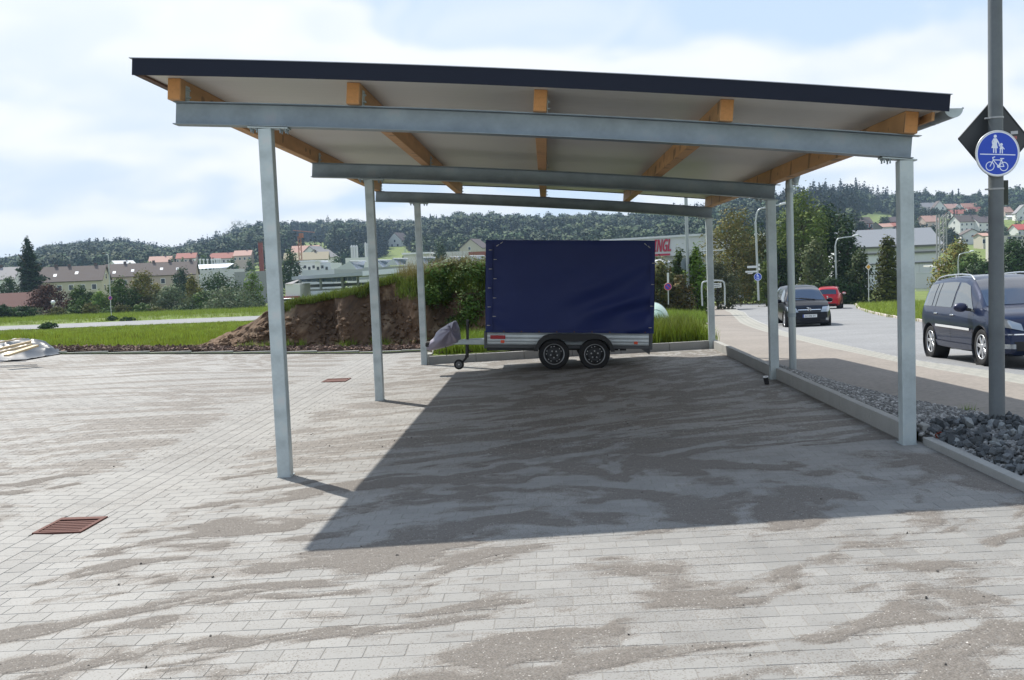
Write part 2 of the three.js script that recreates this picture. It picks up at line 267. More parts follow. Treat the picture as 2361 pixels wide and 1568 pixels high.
// kerb along the back edge of the yard, and the mulch behind it
function kerbRun(name, label, P, Q, w, h, len, y0, seed) {       // stones from P to Q along the ground
  const t = thing(name, label, 'kerb'), r = rng(seed), D = Q.clone().sub(P), L = D.length(), n = Math.round(L / len), yaw = Math.atan2(-D.z, D.x);
  for (let i = 0; i < n; i++) { const c = P.clone().addScaledVector(D, (i + .5) / n); mesh('kerb_stone', uvBox(rb(L / n - .006, h, w, .008, c.x, y0(c) + h / 2 + (r() - .5) * .004, c.z, 0, yaw, Math.atan2(D.y, L))), M.concrete, t); }
  return t;
}
kerbRun('edging_kerb', 'low flush concrete edging along the back of the yard before the leaf mulch', V(-18, 0, -22.7), V(-2.4, 0, -22.7), .08, .3, 1, p => Yd(p.x) - .245, 3);
kerbRun('edging_kerb', 'low rounded concrete kerb at lower right beside the dark rocks', V(3.32, .02, 2), V(3.32, .02, -8.86), .09, .3, 1, p => Yd(3.2) - .235, 4);
kerbRun('retaining_kerb', 'high concrete retaining kerb along the right side of the yard by the gravel', V(3.225, 0, -8.98), V(3.22, 0, -19.3), .09, .55, 1.03, p => Yd(3.2) - .395, 6);
kerbRun('retaining_kerb', 'high concrete retaining kerb behind the tarp trailer at the back', V(-2.36, -.05, -19.42), V(3.28, .06, -19.42), .1, .5, .98, p => Yd(p.x) - .345, 7);
kerbRun('retaining_kerb', 'short return of the retaining kerb behind the rear left post', V(-2.36, 0, -19.5), V(-2.36, 0, -22.7), .1, .5, 1.0, p => Yd(p.x) - .31, 8);

// ---------------------------------------------------------------- road, gutter, pavement on the right
const W2 = (x, z) => V(x, T(x, z), z);
const resample = (pts, n) => { const c = [0]; for (let i = 1; i < pts.length; i++) c.push(c[i - 1] + pts[i].distanceTo(pts[i - 1])); const out = []; for (let k = 0; k <= n; k++) { const s = c[c.length - 1] * k / n; let i = 1; while (i < c.length - 1 && c[i] < s) i++; out.push(pts[i - 1].clone().lerp(pts[i], clamp((s - c[i - 1]) / (c[i] - c[i - 1])))); } return out; };
function ruled(A, B, n, m, off, uvs = 1, crown = 0) { const a = resample(A, n), b = resample(B, n); return sheet(n, m, (u, v) => { const i = Math.round(u * n), p = a[i].clone().lerp(b[i], v); return [p.x, T(p.x, p.z) + off + crown * Math.sin(v * Math.PI), p.z]; }, uvXZ(uvs)); }
const asphaltTex = tex(512, 512, (u, v) => { const n = .86 + .22 * (tfbm(u, v, 4, 4) - .5) + .5 * (tfbm(u, v, 120, 2) - .5); return [.22 * n, .224 * n, .228 * n]; });
const walkTex = tex(512, 512, (u, v) => { const n = .9 + .25 * (tfbm(u, v, 4, 4) - .5) + .35 * (tfbm(u, v, 100, 2) - .5); return [.225 * n, .20 * n, .175 * n]; });
const gutterRoad = [[1655, 706], [1690, 712], [1717, 723], [1725, 733], [1750, 746], [1798, 766], [1830, 776], [1875, 786], [1979, 811], [2049, 828], [2117, 842.5], [2361, 879]].map(p => onT(...p)).concat([W2(6.6, -6), W2(7.4, 6)]);
const gutterWalk = [[1640, 707], [1665, 713], [1684, 724], [1706, 748], [1773, 773], [1846, 793], [1892, 806], [1928, 814], [2050, 842], [2154, 864], [2272, 885], [2361, 902]].map(p => onT(...p)).concat([W2(6.0, -6), W2(6.8, 6)]);
const roadFar = [[1655, 701.5], [1770, 700], [1915, 701], [1974, 703], [1981, 713], [2011, 723], [2046, 731], [2133, 744], [2250, 758]].map(p => onT(...p)).concat([W2(14, -14), W2(16, 6)]);
const walkEdge = [[1612, 712], [1614, 726], [1640, 765]].map(p => onT(...p)).concat([W2(3.3, -19.6), W2(3.3, -14.6), W2(3.62, -13.4), W2(3.95, -10.9), W2(4.2, -9.3), W2(4.55, -7), W2(5, 6)]);
struct('road', ruled(gutterRoad, roadFar, 90, 14, .02, 1 / 4, .03), std([1, 1, 1], .9, 0, { map: asphaltTex }));
struct('pavement', ruled(walkEdge, gutterWalk, 80, 6, .085, 1 / 4), std([1, 1, 1], .92, 0, { map: walkTex }));
{
  const g = struct('gutter', null, null), a = resample(gutterWalk, 220), b = resample(gutterRoad, 220), L = [], r = rng(12);
  mesh('bed', ruled(gutterWalk, gutterRoad, 90, 2, .052, 1 / 4), std([.16, .15, .13], 1), g);
  for (let i = 6; i < 214; i++) for (let k = 0; k < 3; k++) { const p = a[i].clone().lerp(b[i], (k + .5) / 3 * .92 + .02), q = a[i + 1].clone().lerp(b[i + 1], (k + .5) / 3 * .92 + .02), D = q.clone().sub(p), w = a[i].distanceTo(b[i]) / 3.4; if (D.length() > .9) continue; L.push(rb(D.length() * .93, .07, w, .012, p.x + D.x * .5, T(p.x, p.z) + .045 + r() * .006, p.z + D.z * .5, 0, Math.atan2(-D.z, D.x), 0)); }
  mesh('sett', L, std([.30, .275, .24], .9, 0, { map: spangle }), g).userData.kind = 'stuff';
  const K = []; for (let i = 4; i < 216; i++) { const p = b[i], q = b[i + 1], D = q.clone().sub(p); K.push(bx(D.length() * .985, .1, .09, p.x + D.x * .5, T(p.x, p.z) + .03, p.z + D.z * .5, 0, Math.atan2(-D.z, D.x), 0)); }
  mesh('kerb_edge', K, M.concrete, g).userData.kind = 'stuff';
}
// far kerb of the road, against the grass verge
{ const P = resample(roadFar.slice(3), 60), K = []; for (let i = 0; i < 60; i++) { const p = P[i], q = P[i + 1], D = q.clone().sub(p); K.push(bx(D.length() * .99, .14, .12, p.x + D.x * .5 , T(p.x, p.z) + .06, p.z + D.z * .5, 0, Math.atan2(-D.z, D.x), 0)); } const t = thing('road_kerb', 'pale kerb line between the road and the green verge at right', 'kerb'); mesh('kerb_edge', K, std([.42, .37, .33], .9), t).userData.kind = 'stuff'; }
// the lane across the meadow at left
struct('meadow_lane', sheet(60, 4, (u, v) => { const x = lerp(-70, 8, u), z = lerp(-77.6, -86, v) + .4 * Math.sin(x * .08); return [x, T(x, z) + .05, z]; }, uvXZ(1 / 4)), std([1, 1, 1], .9, 0, { map: asphaltTex }));
// ---------------------------------------------------------------- the carport
{
  const SL = -.08967, AN = Math.atan(SL), cs = Math.cos(AN), XL = -2.4398, XR = 3.1618, yb = x => 3.0707 + SL * (x + 2.4398);
  const ZS = [-8.91, -14.11, -19.39];
  const c = thing('carport', 'open steel carport with orange timber rafters and dark edged sloping roof', 'carport');
  const sl = (g, x, dy, z) => put(g, x, yb(x) + dy, z, 0, 0, AN);        // place a piece on the roof's slope
  const woodTex = tex(512, 256, (u, v) => { const g = tfbm(u * .5, v, 8, 3), l = .5 + .5 * Math.sin((v * 38 + g * 5) * 2), k = .82 + .22 * l * tfbm(u, v, 12, 2) + .25 * (tfbm(u, v, 3, 3) - .5); const kn = smooth(.80, .86, tfbm(u + .3, v, 14, 1)) * .5; return [.54 * k * (1 - kn), .295 * k * (1 - kn), .128 * k * (1 - kn)]; });
  const wood = std([1, 1, 1], .62, 0, { map: woodTex }), woodEnd = std([.50, .24, .085], .8, 0, { map: tex(128, 128, (u, v) => { const k = .8 + .35 * tfbm(u, v, 9, 3); return [k, k, k]; }) });
  const panelTex = tex(8, 512, (u, v) => { const k = .96 + .03 * Math.sin(v * Math.PI * 2 * 20) + .04 * (h2(Math.floor(v * 40), 3) - .5); return [.56 * k, .55 * k, .52 * k]; });
  const under = std([1, 1, 1], .42, 0, { map: panelTex });
  // posts
  const tubeSec = h => { const s = new THREE.Shape(), a = .06, r = .012; s.moveTo(-a + r, -a); s.lineTo(a - r, -a); s.quadraticCurveTo(a, -a, a, -a + r); s.lineTo(a, a - r); s.quadraticCurveTo(a, a, a - r, a); s.lineTo(-a + r, a); s.quadraticCurveTo(-a, a, -a, a - r); s.lineTo(-a, -a + r); s.quadraticCurveTo(-a, -a, -a + r, -a); const g = new THREE.ExtrudeGeometry(s, { depth: h, bevelEnabled: false, curveSegments: 4 }); g.rotateX(-Math.PI / 2); return g; };
  for (const z of ZS) for (const x of [XL, XR]) {
    const y0 = Yd(x) - .02, h = yb(x) - .018 - y0, p = mesh('post', uvBox(put(tubeSec(h), x, y0, z), 1.3), M.galv, c);
    const w = x < 0 ? .36 : .30, dx = x < 0 ? .03 : -.06;
    mesh('cap_plate', uvBox(sl(rb(w, .014, .13, .003, 0, 0, 0), x + dx, -.008, z)), M.galv, p);
    mesh('base_plate', uvBox(bx(.13, .01, .15, x, Yd(x) + .005, z - .02)), M.galv, p);
    for (const s of [-1, 1]) for (const q of [0, 1]) { const bxp = x + dx + s * (w / 2 - .025 - q * .05); if (Math.abs(bxp - x) < .075) continue; for (const zz of [-.035, .035]) mesh('bolt', mg([cy(.013, .013, .012, bxp, yb(bxp) - .021, z + zz, 0, 0, 0, 6), cy(.007, .007, .075, bxp, yb(bxp) - .015, z + zz, 0, 0, 0, 6), cy(.012, .012, .009, bxp, yb(bxp) + .015, z + zz, 0, 0, 0, 6)]), M.galvDull, p); }
  }
  // I beams
  for (const z of ZS) {
    const x0 = -3.25, x1 = 3.215, L = (x1 - x0) / cs, xm = (x0 + x1) / 2, H = .2, B = .15;
    const s = [[-B / 2, 0], [B / 2, 0], [B / 2, .0085], [.016, .0085], [.006, .012], [.003, .02], [.003, H - .02], [.006, H - .012], [.016, H - .0085], [B / 2, H - .0085], [B / 2, H], [-B / 2, H], [-B / 2, H - .0085], [-.016, H - .0085], [-.006, H - .012], [-.003, H - .02], [-.003, .02], [-.006, .012], [-.016, .0085], [-B / 2, .0085]];
    const g = new THREE.ExtrudeGeometry(new THREE.Shape(s.map(p => new THREE.Vector2(...p))), { depth: L, bevelEnabled: false, steps: 18 }); g.rotateY(Math.PI / 2); g.translate(-L / 2, 0, 0);
    mesh('steel_beam', uvBox(toCreasedNormals(sl(g, xm, .002, z), .7), .9), M.beam, c);
  }
  // rafters
  const RX = [403, 815, 1246, 1675, 2100].map((px, i) => at(px, 205 + i * 16, 8.78).x), z0 = -8.76, z1 = -19.52, RW = .115, RH = .185;
  RX.forEach((x, i) => {
    const r = mesh('rafter', uvBox(sl(rb(RW, RH, z0 - z1, .006, 0, 0, 0), x, .204 + RH / 2, (z0 + z1) / 2), .5), wood, c);
    mesh('end_grain', uvBox(sl(bx(RW - .014, RH - .014, .004, 0, 0, 0), x, .204 + RH / 2, z0 + .001), 6), woodEnd, r);
    for (const z of ZS) {
      const b = mesh('bracket', uvBox(mg([sl(bx(.006, .14, .09, RW / 2 + .004, 0, 0), x, .204 + .07, z - .01), sl(bx(.075, .006, .09, RW / 2 + .04, -.066, 0), x, .204 + .07, z - .01)])), M.galv, r);
      for (const [dy, dz] of [[.04, -.02], [.04, .02], [.1, -.02], [.1, .02]]) b.geometry = mg([b.geometry, put(cy(.008, .008, .02, 0, 0, 0, 0, 0, Math.PI / 2, 8), x + RW / 2 + .016, yb(x) + .204 + dy, z + dz - .01)]);
    }
  });
  // roof sheets, seen from below, one metre wide each
  const xa = -3.44, xb = 3.39, xm = (xa + xb) / 2, W = (xb - xa) / cs, n = 11, ZA = -8.58, ZB = -19.66;
  for (let i = 0; i < n; i++) { const a = lerp(ZA, ZB, i / n), b = lerp(ZA, ZB, (i + 1) / n); mesh('roof_panel', uvBox(sl(new THREE.BoxGeometry(W, .045, a - b - .004, 18, 1, 1), xm, .39 + .0225, (a + b) / 2), 1), under, c); }
  mesh('roof_sheet', sl(new THREE.BoxGeometry(W + .02, .02, ZA - ZB + .02, 18, 1, 1), xm, .462, (ZA + ZB) / 2), M.fascia, c);
  // edge trim
  mesh('fascia', sl(new THREE.BoxGeometry(W + .06, .14, .012, 18, 1, 1), xm, .375 + .07, ZA + .012), M.fascia, c);
  mesh('fascia', sl(new THREE.BoxGeometry(W + .06, .14, .012, 18, 1, 1), xm, .375 + .07, ZB - .012), M.fascia, c);
  mesh('fascia', sl(rb(.012, .14, ZA - ZB, .003, 0, 0, 0), xa - .012, .375 + .07, (ZA + ZB) / 2), M.fascia, c);
  mesh('edge_batten', uvBox(sl(bx(.05, .018, ZA - ZB - .02, 0, 0, 0), xa + .03, .378, (ZA + ZB) / 2)), std([.11, .06, .04], .7), c);
  mesh('top_flashing', sl(new THREE.BoxGeometry(W + .1, .006, .09, 18, 1, 1), xm, .518, ZA - .02), std([.30, .33, .38], .4, .3), c);
  mesh('eaves_board', uvBox(sl(bx(.024, .07, ZA - ZB - .2, 0, 0, 0), 3.325, .345, (ZA + ZB) / 2)), wood, c);
  // gutter with its end, and downpipe
  const gx = 3.475, gy = yb(gx) + .415, R = .078, gu = [];
  for (let i = 0; i <= 14; i++) { const a = Math.PI * i / 14; gu.push([-Math.cos(a) * R, -Math.sin(a) * R]); }
  const gut = mesh('rain_gutter', sheet(14, 1, (u, v) => { const p = gu[Math.round(u * 14)]; return [gx + p[0], gy + p[1], v < .5 ? -8.63 : -19.6]; }), M.galvDull, c);
  mesh('rim', bar(V(gx + R, gy, -8.63), V(gx + R, gy, -19.6), .009), M.galvDull, gut);
  for (const z of [-8.63, -19.6]) mesh('gutter_end', put(ex(gu, .006), gx, gy, z), M.galv, gut);
  for (let i = 0; i < 12; i++) mesh('gutter_bracket', sheet(14, 1, (u, v) => { const p = gu[Math.round(u * 14)]; return [gx + p[0] * 1.05, gy + p[1] * 1.05, -9.05 - i * .94 - v * .025]; }), M.galvDull, gut);
  const dz = -14.02, dp = V(3.40, 2.72, dz);
  const pipe = mesh('downpipe', mg([bar(dp, V(3.405, .14, dz), .05, 20), tube([V(gx, gy - .05, dz), V(gx, gy - .2, dz), V(3.43, 2.9, dz), V(3.40, 2.78, dz), dp], .05, 20, 16)]), std([.40, .42, .43], .38, .7, { map: spangle }), c);
  mesh('pipe_joint', cy(.056, .056, .05, 3.402, .95, dz, 0, 0, 0, 20), M.galvDull, pipe); mesh('pipe_joint', cy(.056, .056, .06, 3.40, 2.68, dz, 0, 0, 0, 20), M.galvDull, pipe); mesh('funnel', cy(.085, .05, .12, gx, gy - .12, dz, 0, 0, 0, 18), M.galvDull, pipe);
  // the beams are rolled with a slight camber, and the roof follows them
  c.traverse(o => { if (!o.isMesh) return; const p = o.geometry.attributes.position; for (let i = 0; i < p.count; i++) if (p.getY(i) > 2.35) p.setY(i, p.getY(i) + .05 * (1 - Math.pow((p.getX(i) + .03) / 3.42, 2)) - .008); });
}
// ---------------------------------------------------------------- the tarp trailer
{
  const S = 16.9 / FOC, p0 = at(1324, 852, 16.9), t = thing('tarp_trailer', 'two axle box trailer with dark blue tarpaulin cover parked under the carport', 'trailer', [p0.x, p0.y, p0.z]);
  t.rotation.z = -2.55 * Math.PI / 180;
  const X = px => (px - 1324) * S, Y = py => (852 - py) * S, ZF = -.16, WD = 1.62, ZB = ZF - WD;   // near side and far side of the bed
  const weave = tex(256, 256, (u, v) => { const k = .92 + .1 * tfbm(u, v, 6, 4) + .06 * (tfbm(u, v, 90, 1) - .5); return [k, k, k]; });
  const tarp = new THREE.MeshPhysicalMaterial({ color: lin(.018, .030, .130), roughness: .42, side: THREE.DoubleSide, map: weave, specularIntensity: .5 });
  const x0 = X(1117), x1 = X(1508), y0 = Y(769), y1 = Y(554);
  const fold = (u, v) => .018 * Math.sin(u * 9 + v * 2) * smooth(0, .2, u) * (1 - v * .4) + .05 * smooth(.3, 1, u) * smooth(.95, .1, v) * Math.sin((u * 3.2 - v * 3.6) * 5 + 2 * vn(u * 5, v * 5)) + .022 * (fbm(u * 5 + 3, v * 4, 3) - .5) + .006 * Math.sin(v * 30 + u * 6 + vn(u * 7, v * 3) * 6) * smooth(.12, 0, Math.abs(u - .06));
  const faceN = sheet(90, 60, (u, v) => [lerp(x0, x1, u), lerp(y0, y1, v), ZF + .012 + fold(u, v) * Math.min(1, 20 * Math.min(u, 1 - u, v + .02, 1 - v))], p => [p[0] * 2, p[1] * 2]);
  const side = (x, s) => sheet(24, 30, (u, v) => [x + s * .008 * Math.sin(u * 14 + v * 3) * Math.sin(v * Math.PI) , lerp(y0, y1, v), lerp(ZF + .012, ZB, u)], p => [p[2] * 2, p[1] * 2]);
  const top = sheet(24, 12, (u, v) => [lerp(x0, x1, u), y1 + .02 * Math.sin(v * Math.PI) * (1 - .3 * Math.cos(u * 18)), lerp(ZF + .012, ZB, v)], p => [p[0] * 2, p[2] * 2]);
  const cover = mesh('tarpaulin', mg([faceN, side(x0, -1), side(x1, 1), top, sheet(2, 2, (u, v) => [lerp(x0, x1, u), lerp(y0, y1, v), ZB], p => [p[0], p[1]])]), tarp, t);
  mesh('front_flap', uvBox(sheet(4, 40, (u, v) => [lerp(x0 + .001, X(1133), u) + .004 * Math.sin(v * 22), lerp(y0 + .01, y1 - .06, v), ZF + .028 + .008 * Math.sin(u * 3) + .005 * Math.sin(v * 26)]), 2), tarp, cover);
  mesh('rear_flap', uvBox(sheet(3, 40, (u, v) => [lerp(X(1498), X(1507), u), lerp(y0 + .01, y1 - .10, v), ZF + .028 + .005 * Math.sin(v * 20)]), 2), tarp, cover);
  mesh('hem', mg([rb(x1 - x0, .03, .012, .004, (x0 + x1) / 2, y0 + .02, ZF + .03), rb(x1 - x0 + .01, .025, .02, .006, (x0 + x1) / 2, y1 - .012, ZF + .016)]), tarp, cover);
  const strapM = std([.42, .42, .40], .5, .2);
  const strap = (px, py, a = 0) => mesh('tarp_strap', mg([rb(.036, .013, .012, .003, 0, 0, 0), rb(.018, .008, .016, .002, .028, 0, 0)]).rotateZ(a).translate(X(px), Y(py), ZF + .045), strapM, cover);
  [[1127, 577], [1138, 599], [1127, 621], [1138, 643.5], [1125, 665], [1137, 688], [1124.5, 709], [1136.5, 731], [1123, 752]].forEach(q => strap(...q));
  [[1504, 606], [1502.5, 655], [1501, 705], [1498, 755]].forEach(q => strap(...q)); strap(1153, 561, .6); strap(1144, 567, .6); strap(1485, 562, -.7); strap(1493, 568, -.7);
  for (let i = 0; i < 9; i++) mesh('eyelet', cy(.014, .014, .006, X(1160 + i * 41), y0 + .022, ZF + .038, Math.PI / 2, 0, 0, 12), std([.10, .05, .04], .5, .4), cover);
  // bed: aluminium sideboards, corner posts, chassis
  const alu = std([.58, .59, .60], .38, .5, { map: spangle }), frameM = std([.10, .105, .11], .55, .5);
  const prof = [[0, 0], [.022, 0], [.028, .02], [.022, .045], [.026, .07], [.022, .10], [.026, .13], [.022, .17], [.028, .20], [.02, .212], [0, .212]];
  const board = L => { const g = ex(prof, L); g.rotateY(-Math.PI / 2); g.translate(0, 0, 0); return g; };
  const yb0 = Y(797), bl = X(1121), br = X(1497);
  mesh('sideboard', put(ex(prof.map(([z, y]) => [-z, y]), br - bl).rotateY(Math.PI / 2), bl, yb0, ZF - .01), alu, t);
  mesh('sideboard', bx(br - bl, .21, .025, (bl + br) / 2, yb0 + .105, ZB + .02), alu, t);
  mesh('endboard', bx(.025, .21, WD - .06, bl - .02, yb0 + .105, (ZF + ZB) / 2), alu, t); mesh('endboard', bx(.025, .21, WD - .06, br + .02, yb0 + .105, (ZF + ZB) / 2), alu, t);
  for (const px of [1117, 1502]) for (const z of [ZF, ZB + .03]) mesh('corner_post', rb(.05, .30, .05, .008, X(px), Y(786), z), frameM, t);
  mesh('bed_floor', bx(br - bl, .03, WD - .05, (bl + br) / 2, yb0 - .01, (ZF + ZB) / 2), std([.20, .14, .08], .8), t);
  mesh('chassis_rail', uvBox(rb(br - bl + .03, .055, .05, .006, (bl + br) / 2, yb0 - .03, ZF + .0)), frameM, t); mesh('chassis_rail', rb(br - bl, .055, .05, .006, (bl + br) / 2, yb0 - .03, ZB + .05), frameM, t);
  mesh('skirt_rail', uvBox(rb(X(1240) - X(1120), .055, .04, .006, X(1180), Y(808), ZF - .07)), std([.05, .052, .055], .6, .3), t);
  mesh('axle_plate', mg([bx(X(1446) - X(1240), .075, .03, X(1343), Y(805), ZF - .10), bx(.6, .07, .02, X(1405), Y(805), ZF - .08)]), M.black, t);
  for (const px of [1417, 1429]) mesh('bolt', cy(.01, .01, .02, X(px), Y(808), ZF - .065, Math.PI / 2, 0, 0, 8), M.steel, t);
  mesh('reflector', rb(X(1163.5) - X(1128.5), .064, .012, .03, X(1146), Y(779.5), ZF + .026), std([.36, .012, .02], .3), t);
  for (const px of [1157, 1467]) mesh('side_marker', rb(.066, .05, .03, .01, X(px), Y(790 + (px > 1300 ? 1 : 0)), ZF + .01), std([.75, .09, .03], .35), t);
  mesh('support_leg', mg([ex([[X(1466), Y(796)], [X(1500), Y(819)], [X(1504), Y(796)]], .05).translate(0, 0, ZF - .11), bx(.03, .14, .06, X(1499), Y(805), ZF - .08)]), frameM, t);
  // mudguard over both wheels
  const arch = [[1231, 809], [1233, 800], [1241, 786], [1252, 776], [1264, 771.5], [1284, 770], [1364, 770], [1384, 771.5], [1396, 776], [1406, 785], [1413, 797], [1416, 809]].map(([a, b]) => [X(a), Y(b)]);
  const inner = [[1408, 809], [1405, 799], [1399, 790], [1391, 783.5], [1380, 780.5], [1366, 780], [1344, 785], [1324, 787], [1304, 785], [1284, 780], [1268, 780.5], [1258, 784], [1250, 790], [1243, 799], [1240, 809]].map(([a, b]) => [X(a), Y(b)]);
  const ml = arch.map(p => p);
  mesh('mudguard', mg([ex(arch.concat(inner), .012, .004).translate(0, 0, .055), sheet(ml.length - 1, 1, (u, v) => { const p = ml[Math.round(u * (ml.length - 1))]; return [p[0], p[1] + .002, lerp(.06, -.17, v)]; })]), std([.016, .017, .018], .5), t);
  for (const px of [1235, 1413]) mesh('mud_flap', rb(.05, .06, .16, .008, X(px), Y(806), -.05), M.black, t);
  // wheels
  const R = .262;
  const tyreG = () => { const q = [[.155, -.075], [.185, -.085], [.225, -.088], [.25, -.075], [R, -.055], [R + .002, 0], [R, .055], [.25, .075], [.225, .088], [.185, .085], [.158, .075]].map(([r, z]) => new THREE.Vector2(r, z)); return new THREE.LatheGeometry(q, 40).rotateX(Math.PI / 2); };
  const rimSteel = std([.30, .31, .32], .35, .8);
  const wheel = (x, z, s, name = 'wheel') => {
    const w = new THREE.Group(); w.name = name; w.position.set(x, R, z); t.add(w);
    mesh('tyre', tyreG(), M.rubber, w);
    const q = [[.172, .080], [.178, .086], [.166, .086], [.160, .07], [.152, .03], [.135, .025], [.118, .045], [.10, .055], [.088, .045], [.07, .05], [.045, .052], [.044, .075], [0, .078]].map(([r, zz]) => new THREE.Vector2(r, zz * s));
    mesh('rim', mg([new THREE.LatheGeometry(q.slice(3), 40).rotateX(Math.PI / 2), cy(.155, .155, .02, 0, 0, -.03 * s, Math.PI / 2, 0, 0, 30)]), std([.045, .047, .05], .4, .7), w);
    mesh('rim_edge', new THREE.LatheGeometry(q.slice(0, 4), 40).rotateX(Math.PI / 2), rimSteel, w);
    mesh('hub_cap', cy(.034, .038, .05, 0, 0, .062 * s, Math.PI / 2, 0, 0, 20), M.black, w);
    for (let i = 0; i < 5; i++) { const a = i / 5 * 6.283 + x; mesh('wheel_bolt', cy(.013, .014, .024, Math.cos(a) * .058, Math.sin(a) * .058, .06 * s, Math.PI / 2, 0, 0, 6), std([.4, .4, .41], .4, .7), w); }
    for (let i = 0; i < 16; i++) { const a = i / 16 * 6.283; mesh('rim_hole', cy(.010, .010, .012, Math.cos(a) * .128, Math.sin(a) * .128, .033 * s, Math.PI / 2, 0, 0, 10), i % 3 ? std([.5, .5, .5], .3, .8) : M.black, w); }
  };
  wheel(X(1277), -.035, 1); wheel(X(1370.5), -.035, 1); wheel(X(1277), ZB - .1, -1); wheel(X(1370.5), ZB - .1, -1);
  for (const px of [1277, 1370.5]) mesh('axle', cy(.03, .03, WD, X(px), R, (ZF + ZB) / 2, Math.PI / 2, 0, 0, 12), M.black, t);
  // drawbar, coupling under a cover, jockey wheel, mast
  const zc = (ZF + ZB) / 2;
  mesh('drawbar', uvBox(mg([rb(X(1119) - X(1028), .085, .06, .01, X(1074), Y(793), ZF - .12), bar(V(X(1035), Y(793), ZF - .14), V(X(1150), Y(797), ZB + .2), .035, 8)])), M.galv, t);
  mesh('coupling', mg([cy(.03, .03, .5, X(1010), Y(796), ZF - .13, 0, 0, Math.PI / 2, 12), rb(.16, .08, .09, .02, X(985), Y(800), ZF - .13)]), M.black, t);
  const cov = [[974.5, 806.5], [977, 811], [984, 815], [1002, 811.5], [1031, 803], [1053, 797], [1056, 786], [1053.5, 764], [1046, 745], [1042, 743.5], [1030, 750], [1006, 764], [990, 786]];
  const cs2 = cov.map(([a, b]) => [X(a), Y(b)]);
  const cg = (() => {       // a loose hood: outline rows that bulge towards the viewer, with creases running down from its peak
    const n = cs2.length, m = 96, rows = 16, ring = []; for (let k = 0; k < m; k++) { const f = k / m * n, a = cs2[Math.floor(f)], b = cs2[(Math.floor(f) + 1) % n], t = f - Math.floor(f); ring.push([lerp(a[0], b[0], t), lerp(a[1], b[1], t)]); }
    const pk = [X(1036), Y(764)], P = [], I = [];
    for (let q = 0; q <= rows; q++) for (let k = 0; k < m; k++) { const t = q / rows, e = ring[k], x = lerp(e[0], pk[0], t), y = lerp(e[1], pk[1], t), ang = Math.atan2(e[1] - pk[1], e[0] - pk[0]), cr = .022 * Math.sin(ang * 5 + 1.3) + .014 * Math.sin(ang * 11 + t * 3) + .03 * (fbm(x * 9, y * 9, 3) - .5); P.push(x + .01 * Math.sin(y * 40) * (1 - t), y, ZF - .16 + .20 * Math.pow(Math.sin(t * Math.PI * .5), .55) + cr * Math.sin(t * Math.PI)); }
    for (let q = 0; q < rows; q++) for (let k = 0; k < m; k++) { const a = q * m + k, b = q * m + (k + 1) % m; I.push(a, b, b + m, a, b + m, a + m); }
    const c = P.length / 3, o = c; for (let k = 0; k < m; k++) P.push(ring[k][0], ring[k][1], ZF - .30); const e = P.length / 3; P.push(pk[0], pk[1], ZF - .36);
    for (let k = 0; k < m; k++) { const b = (k + 1) % m; I.push(k, o + b, b, k, o + k, o + b, o + k, e, o + b); } return quadGeo(P, I); })();
  mesh('coupling_cover', uvBox(toCreasedNormals(cg, .5), 3), std([.22, .205, .265], .42, 0, { map: weave }), t);
  mesh('cover_cord', tube([V(X(1022), Y(803), ZF - .05), V(X(1026), Y(812), ZF - .04), V(X(1025.5), Y(826), ZF - .04)], .006, 12, 6), M.black, t);
  mesh('mast', mg([cy(.024, .024, .40, X(1073), Y(768), ZF - .17, 0, 0, 0, 12), bx(.05, .03, .05, X(1073), Y(743), ZF - .17)]), std([.06, .06, .065], .5, .4), t);
  const j = new THREE.Group(); j.name = 'jockey_wheel'; t.add(j);
  mesh('strut', mg([cy(.028, .028, .22, X(1073), Y(814), ZF - .1, 0, 0, 0, 12), bar(V(X(1073), Y(827), ZF - .1), V(X(1060), Y(843), ZF - .07), .02), bx(.03, .07, .05, X(1070), Y(829), ZF - .1)]), std([.03, .03, .032], .6, .3), j);
  mesh('wheel', new THREE.LatheGeometry([[.03, -.03], [.07, -.034], [.085, -.025], [.088, 0], [.085, .025], [.07, .034], [.03, .03]].map(p => new THREE.Vector2(...p)), 28).rotateX(Math.PI / 2).translate(X(1054.5), Y(845) , ZF - .03), M.rubber, j);
  mesh('rim', cy(.055, .055, .066, X(1054.5), Y(845), ZF - .03, Math.PI / 2, 0, 0, 20), std([.10, .105, .11], .6), j);
  mesh('hub_cap', cy(.014, .014, .074, X(1054.5), Y(845), ZF - .03, Math.PI / 2, 0, 0, 12), M.steel, j);
}
